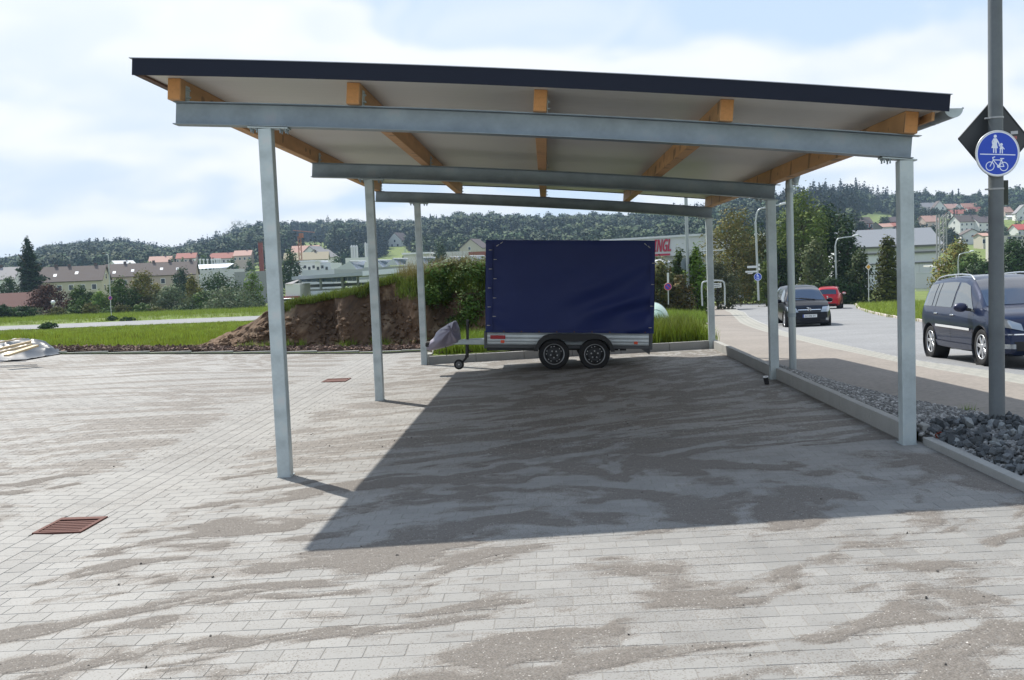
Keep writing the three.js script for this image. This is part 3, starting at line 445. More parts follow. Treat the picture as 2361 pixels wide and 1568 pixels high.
// ---------------------------------------------------------------- street furniture
const disc = (r, th, s = 40) => cy(r, r, th, 0, 0, 0, Math.PI / 2, 0, 0, s);
function faceDisc(r, z) { return new THREE.CircleGeometry(r, 48).translate(0, 0, z); }
const walkers = canvasTex(512, 512, (g, w) => {
  g.fillStyle = '#e8ecf2'; g.fillRect(0, 0, w, w); g.fillStyle = '#1a45b8'; g.beginPath(); g.arc(256, 256, 238, 0, 7); g.fill();
  g.fillStyle = g.strokeStyle = '#dfe6f3'; g.lineCap = 'round'; g.lineJoin = 'round';
  g.fillRect(45, 262, 422, 11);
  const dot = (x, y, r) => { g.beginPath(); g.arc(x, y, r, 0, 7); g.fill(); };
  dot(216, 62, 19); g.beginPath(); g.moveTo(204, 84); g.lineTo(230, 84); g.lineTo(246, 120); g.lineTo(240, 150); g.lineTo(256, 196); g.lineTo(176, 196); g.lineTo(192, 140); g.closePath(); g.fill();
  g.lineWidth = 13; g.beginPath(); g.moveTo(232, 92); g.lineTo(258, 130); g.lineTo(272, 160); g.stroke(); g.lineWidth = 12; g.beginPath(); g.moveTo(200, 92); g.lineTo(184, 124); g.lineTo(190, 150); g.stroke();
  g.lineWidth = 15; g.beginPath(); g.moveTo(206, 192); g.lineTo(206, 244); g.moveTo(230, 192); g.lineTo(234, 248); g.stroke();
  dot(294, 154, 17); g.beginPath(); g.moveTo(282, 172); g.lineTo(308, 172); g.lineTo(318, 206); g.lineTo(274, 206); g.closePath(); g.fill();
  g.lineWidth = 10; g.beginPath(); g.moveTo(284, 178); g.lineTo(268, 166); g.moveTo(308, 178); g.lineTo(330, 204); g.stroke(); g.lineWidth = 13; g.beginPath(); g.moveTo(286, 204); g.lineTo(284, 250); g.moveTo(306, 204); g.lineTo(310, 250); g.stroke();
  g.lineWidth = 10; for (const x of [172, 336]) { g.beginPath(); g.arc(x, 402, 48, 0, 7); g.stroke(); }
  g.lineWidth = 11; g.beginPath(); g.moveTo(172, 402); g.lineTo(206, 330); g.lineTo(306, 330); g.lineTo(336, 402); g.lineTo(272, 402); g.lineTo(206, 332); g.moveTo(272, 402); g.lineTo(310, 318); g.moveTo(206, 330); g.lineTo(198, 304); g.lineTo(222, 296); g.moveTo(292, 312); g.lineTo(330, 312); g.stroke(); dot(272, 402, 17);
});
const noPark = canvasTex(256, 256, (g) => { g.fillStyle = '#c21626'; g.fillRect(0, 0, 256, 256); g.fillStyle = '#2440a8'; g.beginPath(); g.arc(128, 128, 96, 0, 7); g.fill(); g.strokeStyle = '#c21626'; g.lineWidth = 26; g.beginPath(); g.moveTo(58, 58); g.lineTo(198, 198); g.stroke(); });
const decal = t => std([1, 1, 1], .45, 0, { map: t });
const backM = std([.05, .055, .06], .6, .2);
function roundSign(parent, name, r, pos, turn, mat, ring) { const s = new THREE.Group(); s.name = name; s.position.set(...pos); s.rotation.y = turn; parent.add(s); mesh('plate', disc(r, .006), std([.45, .46, .47], .5, .4), s); mesh('face', faceDisc(r * .985, .0045), mat, s); if (ring) mesh('rim', new THREE.TorusGeometry(r * .985, .007, 8, 48), std([.6, .62, .64], .4, .4), s); return s; }
// the big pole at right
{
  const d = 9.0, b = at(2299, 985, d), y0 = b.y - .15, t = thing('sign_pole', 'thick grey pole at right with a blue shared path sign and a diamond sign back', 'sign pole', [b.x, y0, b.z]);
  const topP = at(2278, 0, d), R = .067, lean = 0;
  const pm = std([.15, .158, .165], .6, .2, { map: spangle });
  mesh('pole', uvBox(cy(R * .78, R, 6.4, 0, 3.2, 0, 0, 0, 0, 32)), pm, t); mesh('collar', cy(R * 1.06, R * 1.08, .20, 0, .12, 0, 0, 0, 0, 32), std([.05, .055, .055], .7), t);
  const L = p => p.clone().sub(t.position);
  const c = L(at(2300, 354, d - .09)); roundSign(t, 'path_sign', .197, [c.x, c.y, c.z], .10, decal(walkers), true).rotation.z = -.055;
  const dm = L(at(2293, 321, d + .10)), dg = new THREE.Group(); dg.name = 'diamond_sign'; dg.position.copy(dm); dg.rotation.set(0, .28, Math.PI / 4 - .02); t.add(dg);
  const a = .262; mesh('plate', rb(2 * a, 2 * a, .004, .002, 0, 0, 0), backM, dg); mesh('rim', mg([0, 1, 2, 3].map(k => rb(2 * a, .012, .016, .004, 0, a, 0).rotateZ(k * Math.PI / 2))), backM, dg);
  mesh('sticker', mg([rb(.075, .028, .003, .001, .185, -.10, .006, 0, 0, -.7)]), std([.45, .46, .48], .6), dg); mesh('sticker', rb(.05, .03, .003, .001, .155, -.135, .006, 0, 0, -.7), std([.35, .12, .12], .6), dg);
  for (const y of [272, 436]) { const p = L(at(2292, y, d)); mesh('clamp', mg([cy(R * .98, R * .98, .014, 0, p.y, 0, 0, 0, 0, 32), bx(.03, .014, .02, -R - .01, p.y, 0)]), std([.33, .34, .35], .45, .5), t); }
  const bp = L(at(2317, 444, d)); mesh('side_plate', rb(.055, .215, .02, .003, bp.x, bp.y, bp.z, 0, .15, 0), std([.02, .028, .02], .6), t);
}
// street lamps with a curved arm
const lampM = std([.42, .45, .46], .45, .5);
function armLamp(label, base, top, tip, d, r) {
  const b = onT(...base); const D = d || -b.z, B = d ? at(...base, d) : b, A = at(...top, D), C = at(...tip, D), o = thing('street_lamp', label, 'street lamp', [B.x, B.y - .3, B.z], 0, 'street lamps');
  const L = p => p.clone().sub(o.position), a = L(A), c = L(C), k = V(lerp(a.x, c.x, .12), lerp(a.y, c.y, .72), a.z);
  mesh('pole', mg([bar(V(0, 0, 0), a, r, 12), tube([a, k, V(lerp(a.x, c.x, .4), lerp(a.y, c.y, .88), a.z), c], r * .7, 24, 10)]), lampM, o);
  const w = (c.x - a.x) * .28; mesh('lamp_head', rb(w, r * 2, r * 4, r * .8, c.x + w * .2, c.y + r, c.z, 0, 0, .17), std([.62, .64, .65], .4), o); return o;
}
const lampB = armLamp('tall street lamp with curved arm beside the blue path sign and white finger boards', [1749, 683], [1742, 512], [1803, 472], 70, .075);
armLamp('street lamp with curved arm in front of the dark trees behind the red car', [1929, 665], [1926, 566], [1970, 545], 84, .075);
armLamp('street lamp with short arm before the yellowing trees right of the white hall', [2210, 630], [2209, 602], [2239, 581], 95, .07);
{ // boards and sign on the first lamp
  const o = lampB, L = (x, y) => at(x, y, 69.85).sub(o.position);
  for (const [x0, x1, y0, y1] of [[1723, 1746, 612.5, 618.5], [1719, 1746, 624, 629]]) { const a = L(x0, y1), b = L(x1, y0); mesh('finger_board', rb(b.x - a.x, b.y - a.y, .04, .01, (a.x + b.x) / 2, (a.y + b.y) / 2, a.z), std([.6, .62, .63], .5), o); }
  { const a = L(1724, 632), b = L(1736, 629); mesh('finger_board', rb(b.x - a.x, b.y - a.y, .04, .01, (a.x + b.x) / 2, (a.y + b.y) / 2, a.z), std([.6, .58, .6], .5), o); }
  for (const y of [611, 620]) { const a = L(1750, y); mesh('finger_board', rb(.12, .18, .04, .01, a.x, a.y, a.z), std([.6, .63, .6], .5), o); }
  const c = L(1747, 638.5); const s = roundSign(o, 'path_sign', .27, [c.x, c.y, c.z + .05], .1, decal(walkers), true);
}
{ // tall plain pole with the back of a round sign
  const d = 62, b = at(1588, 694, d), tp = at(1581, 440, d), o = thing('sign_pole', 'tall grey pole with the back of a round sign left of the rear right post', 'sign pole', [b.x, b.y - .4, b.z], 0); const p = tp.clone().sub(o.position);
  mesh('pole', bar(V(0, 0, 0), p, .105, 16), std([.33, .36, .38], .5, .4), o); const c = at(1585, 608, d + .2).sub(o.position); mesh('round_sign', disc(.40, .02).translate(c.x, c.y, c.z), std([.16, .20, .22], .6, .2), o);
  const e = at(1586, 620, d).sub(o.position); mesh('clamp', cy(.115, .115, .03, e.x, e.y, e.z), M.galvDull, o);
}
function parkingSign(label, base, top, c, r, d, plate) {
  const B = at(...base, d), o = thing('no_parking_sign', label, 'traffic sign', [B.x, B.y - .2, B.z], 0, 'no parking signs'), L = (x, y, q = d) => at(x, y, q).sub(o.position);
  mesh('pole', bar(V(0, 0, 0), L(...top), .03, 10), std([.5, .52, .53], .45, .4), o); const k = L(...c, d - .06); roundSign(o, 'sign_disc', r, [k.x, k.y, k.z], 0, decal(noPark), true);
  if (plate) { const a = L(...plate[0]), b = L(...plate[1]); mesh('upper_plate', rb(Math.abs(b.x - a.x), Math.abs(b.y - a.y), .02, .004, (a.x + b.x) / 2, (a.y + b.y) / 2, a.z + .04), std([.6, .62, .62], .5), o); }
}
parkingSign('no parking sign with a white strip above it, right of the tarp trailer', [1541, 694], [1540, 632], [1540, 661], .215, 58, [[1538, 652], [1542, 629]]);
parkingSign('no parking sign standing alone on the meadow verge at left', [257, 736], [254, 684], [254, 687], .18, 90, null);
{ // framed info board
  const d = 56, o = thing('framed_sign', 'low sign board hanging in a rounded white tube frame behind the rear right post', 'sign', at(1645, 690, d).toArray()), L = (x, y) => at(x, y, d).sub(o.position), y1 = L(1645, 648).y, xl = L(1619, 690).x, xr = L(1671, 690).x, yb = L(1645, 692).y - .3;
  mesh('frame', mg([tube([V(xl, yb, 0), V(xl, y1 - .25, 0), V(xl + .06, y1 - .06, 0), V(xl + .25, y1, 0), V(xr - .25, y1, 0), V(xr - .06, y1 - .06, 0), V(xr, y1 - .25, 0), V(xr, yb, 0)], .045, 60, 8), bar(V(xl, L(0, 668).y + .6, 0), V(xr, L(0, 668).y + .6, 0), .03)]), std([.42, .45, .46], .45, .2), o);
  const a = L(1630, 664), b = L(1663, 652.5); mesh('board', rb(b.x - a.x, b.y - a.y, .03, .005, (a.x + b.x) / 2, (a.y + b.y) / 2, .05), std([.62, .64, .64], .5), o);
  mesh('lettering', mg([[0, 0, .5], [.12, -.09, .34]].map(([dx, dy, w]) => bx(w, .035, .004, a.x + .45 + dx, (a.y + b.y) / 2 + .05 + dy, .068, 0, 0, .04))), M.black, o);
}
{ // priority sign
  const d = 78, B = at(2003, 688, d), o = thing('priority_sign', 'yellow diamond priority sign on a slim pole over the green verge', 'traffic sign', [B.x, B.y - .2, B.z]), L = (x, y, q = d) => at(x, y, q).sub(o.position), c = L(2002.5, 615.5, d - .05);
  mesh('pole', bar(V(0, 0, 0), L(2002.5, 612), .035, 10), std([.5, .52, .53], .45, .4), o);
  const s = new THREE.Group(); s.name = 'diamond_sign'; s.position.copy(c); s.rotation.z = Math.PI / 4; o.add(s); mesh('plate', rb(.37, .37, .01, .004, 0, 0, 0), std([.62, .63, .62], .5), s); mesh('face', rb(.25, .25, .008, .003, 0, 0, .006), std([.62, .30, .02], .45), s);
}
// small post lamps and a lamp in the meadow gardens at left
{
  const pl1 = (label, base, top, d) => { const B = at(...base, d), o = thing('post_lamp', label, 'lamp', [B.x, B.y - .3, B.z], 0, 'small lamps at the gardens'), h = at(...top, d).y - B.y + .3; mesh('pole', cy(.035, .05, h, 0, h / 2, 0, 0, 0, 0, 10), lampM, o); mesh('lamp_head', put(new THREE.SphereGeometry(.26, 16, 10), 0, h + .1, 0), std([.7, .72, .72], .3), o); };
  pl1('small white globe lamp in front of the red leaved tree at left', [124, 722], [121, 699], 118);
  const d = 118, B = at(256, 722, d), o = thing('street_lamp', 'tall thin street lamp before the gable of the apartment block at left', 'street lamp', [B.x, B.y - .3, B.z], 0, 'street lamps'), L = (x, y) => at(x, y, d).sub(o.position);
  mesh('pole', mg([bar(V(0, 0, 0), L(249.5, 588), .06, 10), bar(L(249.5, 588), L(241, 585), .05, 8)]), lampM, o); const h = L(239, 584.5); mesh('lamp_head', rb(.5, .14, .2, .05, h.x, h.y, h.z), M.black, o);
}
// ---------------------------------------------------------------- cars
// local axes: +x forward, y up, +z to the car's right
function makeCar(o, c) {
  const paint = new THREE.MeshPhysicalMaterial({ color: lin(...c.paint), roughness: .28, metalness: c.metal ?? .35, clearcoat: c.coat ?? .45, clearcoatRoughness: .03, specularIntensity: .3, side: THREE.DoubleSide });
  const sideGlass = M.sideGlass, trim = std([.016, .017, .018], .6), glass = M.glass, ev = new Evaluator();
  const Lf = c.top[c.top.length - 1][0], Lr = c.top[0][0], NX = 76;
  const topY = x => pl(c.top, x), bel = x => Math.min(pl(c.belt, x), topY(x) - .045), bot = x => pl(c.bottom, x);
  const hw = x => { const e = x > 0 ? smooth(Lf - .75, Lf + .06, x) : smooth(Lr + .6, Lr - .06, x); return c.w / 2 * (1 - c.taper * e * e) * pl(c.plan, x); };
  const section = x => {
    const w = hw(x), y0 = bot(x), yt = topY(x), yb = bel(x), g = Math.max(0, yt - yb), lean = Math.min(.34 * g, .24), rw = Math.max(.2, .95 * w - lean), mid = lerp(y0, yb, .55);
    const soft = g < .2 ? 1 : 0;
    return [[0, y0], [.8 * w, y0], [.95 * w, y0 + .04], [.985 * w, lerp(y0, mid, .4)], [w, mid], [.993 * w, lerp(mid, yb, .6)], [.955 * w, yb], [lerp(.95 * w, rw, .5) + .012 * g, lerp(yb, yt, .5)], [rw + .015, yt - Math.min(.085, g * .22)], [rw - .05, yt - Math.min(.028, g * .1)], [rw * .55, yt + .006], [0, yt + .012]];
  };
  const NS = 12, P = [], I = [], xs = [];
  for (let i = 0; i <= NX; i++) { const t = i / NX; xs.push(lerp(Lr, Lf, .5 - .5 * Math.cos(Math.PI * t) * (.55 + .45 * Math.abs(Math.cos(Math.PI * t))))); }
  const M2 = 2 * NS - 2;
  for (const x of xs) { const s = section(x); for (let k = 0; k < NS; k++) P.push(x, s[k][1], s[k][0]); for (let k = NS - 2; k > 0; k--) P.push(x, s[k][1], -s[k][0]); }
  for (let i = 0; i < NX; i++) for (let k = 0; k < M2; k++) { const a = i * M2 + k, b = i * M2 + (k + 1) % M2, d = a + M2, e = b + M2; I.push(a, d, b, b, d, e); }
  for (const [i, f] of [[0, 0], [NX, 1]]) { const q = P.length / 3, s = section(xs[i]); P.push(xs[i] + (f ? .03 : -.02), (s[0][1] + s[11][1]) / 2, 0); for (let k = 0; k < M2; k++) { const a = i * M2 + k, b = i * M2 + (k + 1) % M2; f ? I.push(a, q, b) : I.push(a, b, q); } }
  let body = quadGeo(P, I); body.setAttribute('uv', new THREE.BufferAttribute(new Float32Array(body.attributes.position.count * 2), 2));
  // wheel arches cut out
  let br = new Brush(body, paint); br.updateMatrixWorld();
  for (const x of [c.ax[0], c.ax[1]]) for (const s of [-1, 1]) { const g = new THREE.CylinderGeometry(c.R + .055, c.R + .055, .36, 36).rotateX(Math.PI / 2).translate(x, c.R + .01, s * (c.w / 2 - .07)); const b = new Brush(g, paint); b.updateMatrixWorld(); br = ev.evaluate(br, b, SUBTRACTION); br.updateMatrixWorld(); }
  const bodyG = toCreasedNormals(br.geometry, .6);
  const bodyM = mesh('body', bodyG, paint, o);
  // patches lying 5 mm over the body
  const onSide = (x, k, s) => { const q = section(x), i = Math.floor(k), t = k - i, a = q[i], b = q[Math.min(i + 1, NS - 1)]; return [x, lerp(a[1], b[1], t), s * lerp(a[0], b[0], t)]; };
  const patch = (name, m, x0, x1, k0, k1, s, push = .006, par = o, n = 8) => mesh(name, sheet(n, 6, (u, v) => { const a = typeof x0 == 'function' ? x0(v) : x0, b = typeof x1 == 'function' ? x1(v) : x1; const p = onSide(lerp(a, b, u), lerp(k0, k1, v), s); return [p[0], p[1] + (k1 > 8.5 ? push : 0), p[2] + s * push]; }), m, par);
  for (const s of [-1, 1]) for (const [a, b] of c.windows) patch('side_window', sideGlass, typeof a == 'number' ? a : v => lerp(a[0], a[1], v), typeof b == 'number' ? b : v => lerp(b[0], b[1], v), 6.12, 7.86, s);
  for (const s of [-1, 1]) for (const x of c.seams) patch('door_seam', trim, x, x + .012, 3, 8.2, s, .003);
  for (const s of [-1, 1]) for (const x of c.handles) { const p = onSide(x, 5.3, s); mesh('door_handle', rb(.17, .03, .035, .012, p[0], p[1], p[2] + s * .012), c.handleM ?? M.chrome, o); }
  // windscreen and rear window across the top of the body
  const across = (name, m, a, b, wfrac, lift = .007, n = 14) => mesh(name, sheet(n, 10, (u, v) => { const x = lerp(a, b, v), q = section(x), t = (u - .5) * 2 * wfrac, z = t * q[9][0], i = Math.abs(t) * q[9][0] > q[10][0] ? [q[10], q[9]] : [q[11], q[10]], f = (Math.abs(z) - i[0][0]) / Math.max(1e-4, i[1][0] - i[0][0]); return [x + lift * .6 * Math.sign(b - a) * (a > 0 ? 1 : -1) * 0, lerp(i[0][1], i[1][1], clamp(f)) + lift, z]; }), m, o);
  across('windscreen', glass, c.ws[0], c.ws[1], .99); across('rear_window', glass, c.rw[0], c.rw[1], .93);
  // mirrors
  for (const s of [-1, 1]) { const p = onSide(c.mirror, 6.2, s), g = new THREE.Group(); g.name = 'wing_mirror'; o.add(g); mesh('housing', put(new THREE.SphereGeometry(1, 20, 12).scale(.085, .085, .13), p[0], p[1] + .05, p[2] + s * .17), c.mirrorM ?? paint, g); mesh('arm', bar(V(p[0] + .03, p[1], p[2]), V(p[0], p[1] + .02, p[2] + s * .12), .03), trim, g); mesh('mirror_glass', put(new THREE.SphereGeometry(1, 16, 10).scale(.01, .065, .105), p[0] - .08, p[1] + .05, p[2] + s * .17), M.steel, g); }
  // roof rails
  if (c.rails) for (const s of [-1, 1]) { const pts = []; for (let i = 0; i <= 10; i++) { const x = lerp(c.rails[0], c.rails[1], i / 10), q = section(x); pts.push(V(x, q[9][1] + (i % 10 ? .055 : .0) - (i == 1 || i == 9 ? .01 : 0), s * (q[9][0] - .02))); } const r = mesh('roof_rail', tube(pts, .016, 40, 8), M.chrome, o); const m = pts[5]; mesh('rail_foot', bx(.08, .05, .03, m.x, m.y - .03, m.z), M.chrome, r); }
  if (c.strip) for (const s of [-1, 1]) patch('side_strip', std([.72, .73, .75], .35, .3), c.strip[0], c.strip[1], 4.0, 4.22, s, .014);
  if (c.sill) for (const s of [-1, 1]) patch('sill', c.sillM ?? paint, c.sill[0], c.sill[1], 2.1, 2.9, s, .02);
  // wheels
  const q = [[c.R * .66, -.085], [c.R * .74, -.1], [c.R * .93, -.105], [c.R, -.075], [c.R, .075], [c.R * .93, .105], [c.R * .74, .1], [c.R * .68, .085]].map(p => new THREE.Vector2(...p));
  for (const x of c.ax) for (const s of [-1, 1]) {
    const w = new THREE.Group(); w.name = 'wheel'; w.position.set(x, c.R, s * (c.w / 2 - .125)); o.add(w);
    mesh('tyre', new THREE.LatheGeometry(q, 36).rotateX(Math.PI / 2), M.rubber, w);
    mesh('rim', mg([new THREE.LatheGeometry([[c.R * .66, .095], [c.R * .70, .1], [c.R * .66, .06], [c.R * .60, .0], [0, -.01]].map(p => new THREE.Vector2(p[0], p[1] * s)), 36).rotateX(Math.PI / 2)]), std([.05, .05, .055], .5, .5), w);
    const al = c.spokeM ?? std([.62, .63, .65], .3, .75);
    mesh('rim_edge', new THREE.TorusGeometry(c.R * .665, .012, 8, 40).translate(0, 0, s * .092), al, w);
    for (let i = 0; i < c.spokes; i++) { const a = i / c.spokes * 6.283 + .3; mesh('spoke', put(new RoundedBoxGeometry(c.R * .55, c.R * 1.75 / c.spokes * .8, .03, 2, .01), c.R * .38, 0, s * .075).rotateZ(a), al, w); }
    mesh('hub', cy(c.R * .17, c.R * .17, .04, 0, 0, s * .08, Math.PI / 2, 0, 0, 20), al, w);
    mesh('arch_lining', new THREE.CylinderGeometry(c.R + .054, c.R + .054, .3, 30, 1, true).rotateX(Math.PI / 2).translate(0, .01, -s * .02), trim, w);
  }
  mesh('underbody', bx(Lf - Lr - .7, .1, c.w - .5, (Lf + Lr) / 2, .24, 0), trim, o);
  // nose and tail details; z positions measured across the nose
  const nose = (y, z) => { let lo = Lf - .9, hi = Lf + .04; for (let i = 0; i < 30; i++) { const m = (lo + hi) / 2, s = section(Math.min(m, Lf)); const inside = y < s[11][1] && y > s[0][1] && Math.abs(z) < pl(s.slice(1, 9).map(p => [p[1], p[0]]), y) && m <= Lf; if (inside) lo = m; else hi = m; } return lo; };
  const tail = (y, z) => { let lo = Lr + .9, hi = Lr - .04; for (let i = 0; i < 30; i++) { const m = (lo + hi) / 2, s = section(Math.max(m, Lr)); const inside = y < s[11][1] && y > s[0][1] && Math.abs(z) < pl(s.slice(1, 9).map(p => [p[1], p[0]]), y) && m >= Lr; if (inside) lo = m; else hi = m; } return lo; };
  const noseP = (name, m, poly, n = 10, push = .012, par = o, fn = nose, sg = 1) => mesh(name, sheet(n, n, (u, v) => { const a = [lerp(poly[0][0], poly[1][0], u), lerp(poly[0][1], poly[1][1], u)], b = [lerp(poly[3][0], poly[2][0], u), lerp(poly[3][1], poly[2][1], u)], z = lerp(a[0], b[0], v), y = lerp(a[1], b[1], v); return [fn(y, z) + sg * push, y, z]; }), m, par);
  return { paint, noseP, tailP: (n, m, p, k = 8, push = .012) => noseP(n, m, p, k, push, o, tail, -1), nose, tail, section, onSide, patch };
}
const lampGlass = new THREE.MeshPhysicalMaterial({ color: lin(.30, .33, .36), roughness: .08, metalness: .5, clearcoat: 1, side: THREE.DoubleSide });
const mirrorPoly = P => [[-P[1][0], P[1][1]], [-P[0][0], P[0][1]], [-P[3][0], P[3][1]], [-P[2][0], P[2][1]]];
// minivan passing at right
{
  const A = at(2262, 839, 18.2), B = at(2155, 823, 20.65), mid = A.clone().lerp(B, .5);       // where its near wheels stand
  const dir = A.clone().sub(B).setY(0).normalize(), yaw = Math.atan2(-dir.z, dir.x), nrm = V(-dir.z, 0, dir.x), c0 = B.clone().addScaledVector(dir, 0);
  const W = 1.79, ax = [-1.33, 1.35], scale = A.distanceTo(B) / (ax[1] - ax[0]);
  const left = nrm.clone().multiplyScalar(-1), pos = B.clone().addScaledVector(dir, -ax[0]).addScaledVector(nrm, -(W / 2 - .1));
  
  const o = thing('minivan', 'dark blue minivan with silver roof rails driving along the road at right', 'car', [pos.x, A.y * .5 + B.y * .5, pos.z], yaw); 
  o.rotation.order = 'YXZ'; o.rotation.z = Math.atan2(A.y - B.y, 2.68);
  const k = makeCar(o, { paint: [.010, .018, .050], w: W, taper: .20, R: .325, ax, spokes: 7, rails: [-1.75, .35], strip: [-.92, .88], sill: [-.95, .95],
    top: [[-2.2, .62], [-2.19, .80], [-2.16, .98], [-2.08, 1.18], [-1.97, 1.40], [-1.86, 1.53], [-1.65, 1.59], [-1.1, 1.625], [-.4, 1.63], [.15, 1.60], [.45, 1.53], [.8, 1.36], [1.15, 1.15], [1.36, 1.02], [1.6, .985], [1.9, .91], [2.05, .83], [2.14, .70], [2.19, .58], [2.2, .46]],
    belt: [[-2.2, 1.03], [-1.5, 1.02], [0, .98], [1.2, .92], [2.2, .86]], bottom: [[-2.2, .42], [-2.1, .28], [-1.75, .24], [0, .2], [1.75, .2], [2.1, .2], [2.2, .28]], plan: [[-2.2, .97], [-1.6, 1], [1.2, 1], [2.2, .97]],
    windows: [[[-1.82, -1.66], [-1.28, -1.28]], [[-1.235, -1.235], [-1.07, -1.07]], [[-1.03, -1.03], [-.17, -.17]], [[-.08, -.08], [1.0, .42]]], seams: [-1.05, -.13, 1.0], handles: [-.92, -.02], mirror: .78, mirrorM: std([.02, .024, .06], .35, .2), ws: [1.30, .40], rw: [-2.12, -1.88] });
  const hl = [[.48, .62], [.80, .70], [.80, .86], [.50, .74]]; k.noseP('headlight', lampGlass, hl); k.noseP('headlight', lampGlass, mirrorPoly(hl));
  k.noseP('grille', std([.02, .02, .022], .5), [[-.42, .60], [.42, .60], [.36, .72], [-.36, .72]]); k.noseP('lower_intake', std([.008, .008, .009], .7), [[-.6, .28], [.6, .28], [.64, .44], [-.64, .44]]);
  k.noseP('chrome_strip', M.chrome, [[-.8, .555], [.8, .555], [.8, .575], [-.8, .575]], 16, .016); k.noseP('number_plate', M.white, [[-.26, .46], [.26, .46], [.26, .57], [-.26, .57]], 6, .02);
  for (const s of [-1, 1]) k.noseP('fog_lamp', lampGlass, [[s * .62, .32], [s * .76, .32], [s * .76, .40], [s * .62, .40]], 4, .016);
  mesh('emblem', cy(.06, .06, .012, k.nose(.67, 0) + .02, .67, 0, 0, 0, Math.PI / 2, 24), M.chrome, o);
  const tl = [[.60, .78], [.83, .80], [.80, 1.02], [.64, 1.02]]; k.tailP('tail_light', M.red, tl); k.tailP('tail_light', M.red, mirrorPoly(tl));
  mesh('aerial', bar(V(-1.5, 1.62, 0), V(-1.72, 1.80, 0), .008), M.black, o);
}
// dark compact car coming round the bend
{
  const A = onT(1809, 751, .05), B = onT(1908, 751, .05), D = A.clone().lerp(B, .5), toward = V(-D.x, 0, -D.z).normalize(), yaw = Math.atan2(-toward.z, toward.x) + .16;
  const f = V(Math.cos(yaw), 0, -Math.sin(yaw)), W = 1.70;
  const front = at(1859, 751, -D.z), pos = front.clone().addScaledVector(f, -1.25);
  
  const o = thing('compact_car', 'black compact car with number plate coming towards the carport on the road', 'car', [pos.x, T(pos.x, pos.z) + .05, pos.z], yaw);
  o.rotation.order = 'YXZ'; o.rotation.z = -.03; o.scale.setScalar(1.05);
  
  const k = makeCar(o, { coat: .22, metal: .1, paint: [.002, .003, .008], w: W, taper: .22, R: .31, ax: [-1.27, 1.25], spokes: 6, top: [[-2.02, .60], [-2.0, .9], [-1.9, 1.1], [-1.72, 1.38], [-1.5, 1.48], [-.8, 1.535], [-.1, 1.545], [.25, 1.52], [.55, 1.42], [1.0, 1.15], [1.2, 1.03], [1.45, .98], [1.75, .88], [1.92, .76], [2.0, .62], [2.02, .46]],
    belt: [[-2, 1.0], [0, .95], [1.2, .90], [2.02, .84]], bottom: [[-2.02, .4], [-1.9, .27], [0, .19], [1.75, .19], [2.02, .25]], plan: [[-2.02, .97], [-1, 1], [1.1, 1], [2.02, .97]],
    windows: [[[-1.6, -1.45], [-.95, -.95]], [[-.88, -.88], [-.1, -.1]], [[-.02, -.02], [.95, .48]]], seams: [-.92, -.06, .95], handles: [-.75, .08], handleM: M.black, mirror: .72, ws: [1.16, .34], rw: [-1.93, -1.74] });
  const hl = [[.40, .66], [.76, .66], [.80, .86], [.50, .84]]; k.noseP('headlight', lampGlass, hl); k.noseP('headlight', lampGlass, mirrorPoly(hl));
  k.noseP('grille', std([.010, .010, .012], .5), [[-.40, .64], [.40, .64], [.44, .76], [-.44, .76]]); k.noseP('grille_bar', M.chrome, [[-.42, .735], [.42, .735], [.42, .762], [-.42, .762]], 12, .02);
  k.noseP('lower_intake', std([.006, .006, .007], .7), [[-.55, .26], [.55, .26], [.6, .40], [-.6, .40]]);
  const e = new THREE.Group(); e.name = 'emblem'; e.position.set(k.nose(.75, 0) + .03, .75, 0); o.add(e); mesh('ring', new THREE.TorusGeometry(.058, .010, 8, 28).rotateY(Math.PI / 2), M.chrome, e); mesh('bolt_mark', bx(.01, .018, .15, 0, 0, 0, .18), M.chrome, e);
  const pt = canvasTex(512, 112, (g, w, h) => { g.fillStyle = '#d8dadd'; g.fillRect(0, 0, w, h); g.fillStyle = '#1d3f94'; g.fillRect(0, 0, 44, h); g.fillStyle = '#1a1a1c'; g.font = 'bold 88px sans-serif'; g.textBaseline = 'middle'; g.fillText('GZ·HM 51', 64, 60); });
  mesh('number_plate', put(new THREE.PlaneGeometry(.52, .114), 0, 0, 0).rotateY(Math.PI / 2).translate(k.nose(.52, 0) + .035, .52, 0), decal(pt), o); mesh('plate_holder', bx(.03, .13, .54, k.nose(.52, 0) + .015, .52, 0), M.black, o);
  for (const s of [-1, 1]) k.noseP('fog_lamp', lampGlass, [[s * .58, .34], [s * .70, .34], [s * .70, .43], [s * .58, .43]], 4, .014);
  for (const s of [-1, 1]) mesh('wiper', bar(V(1.16, 1.075, s * .1 - .25), V(1.05, 1.14, s * .1 + .32), .012), M.black, o);
  mesh('sticker', put(bx(.004, .06, .05, 0, 0, 0), k.nose(.82, 0) + .02, .80, .06), M.white, o);
}
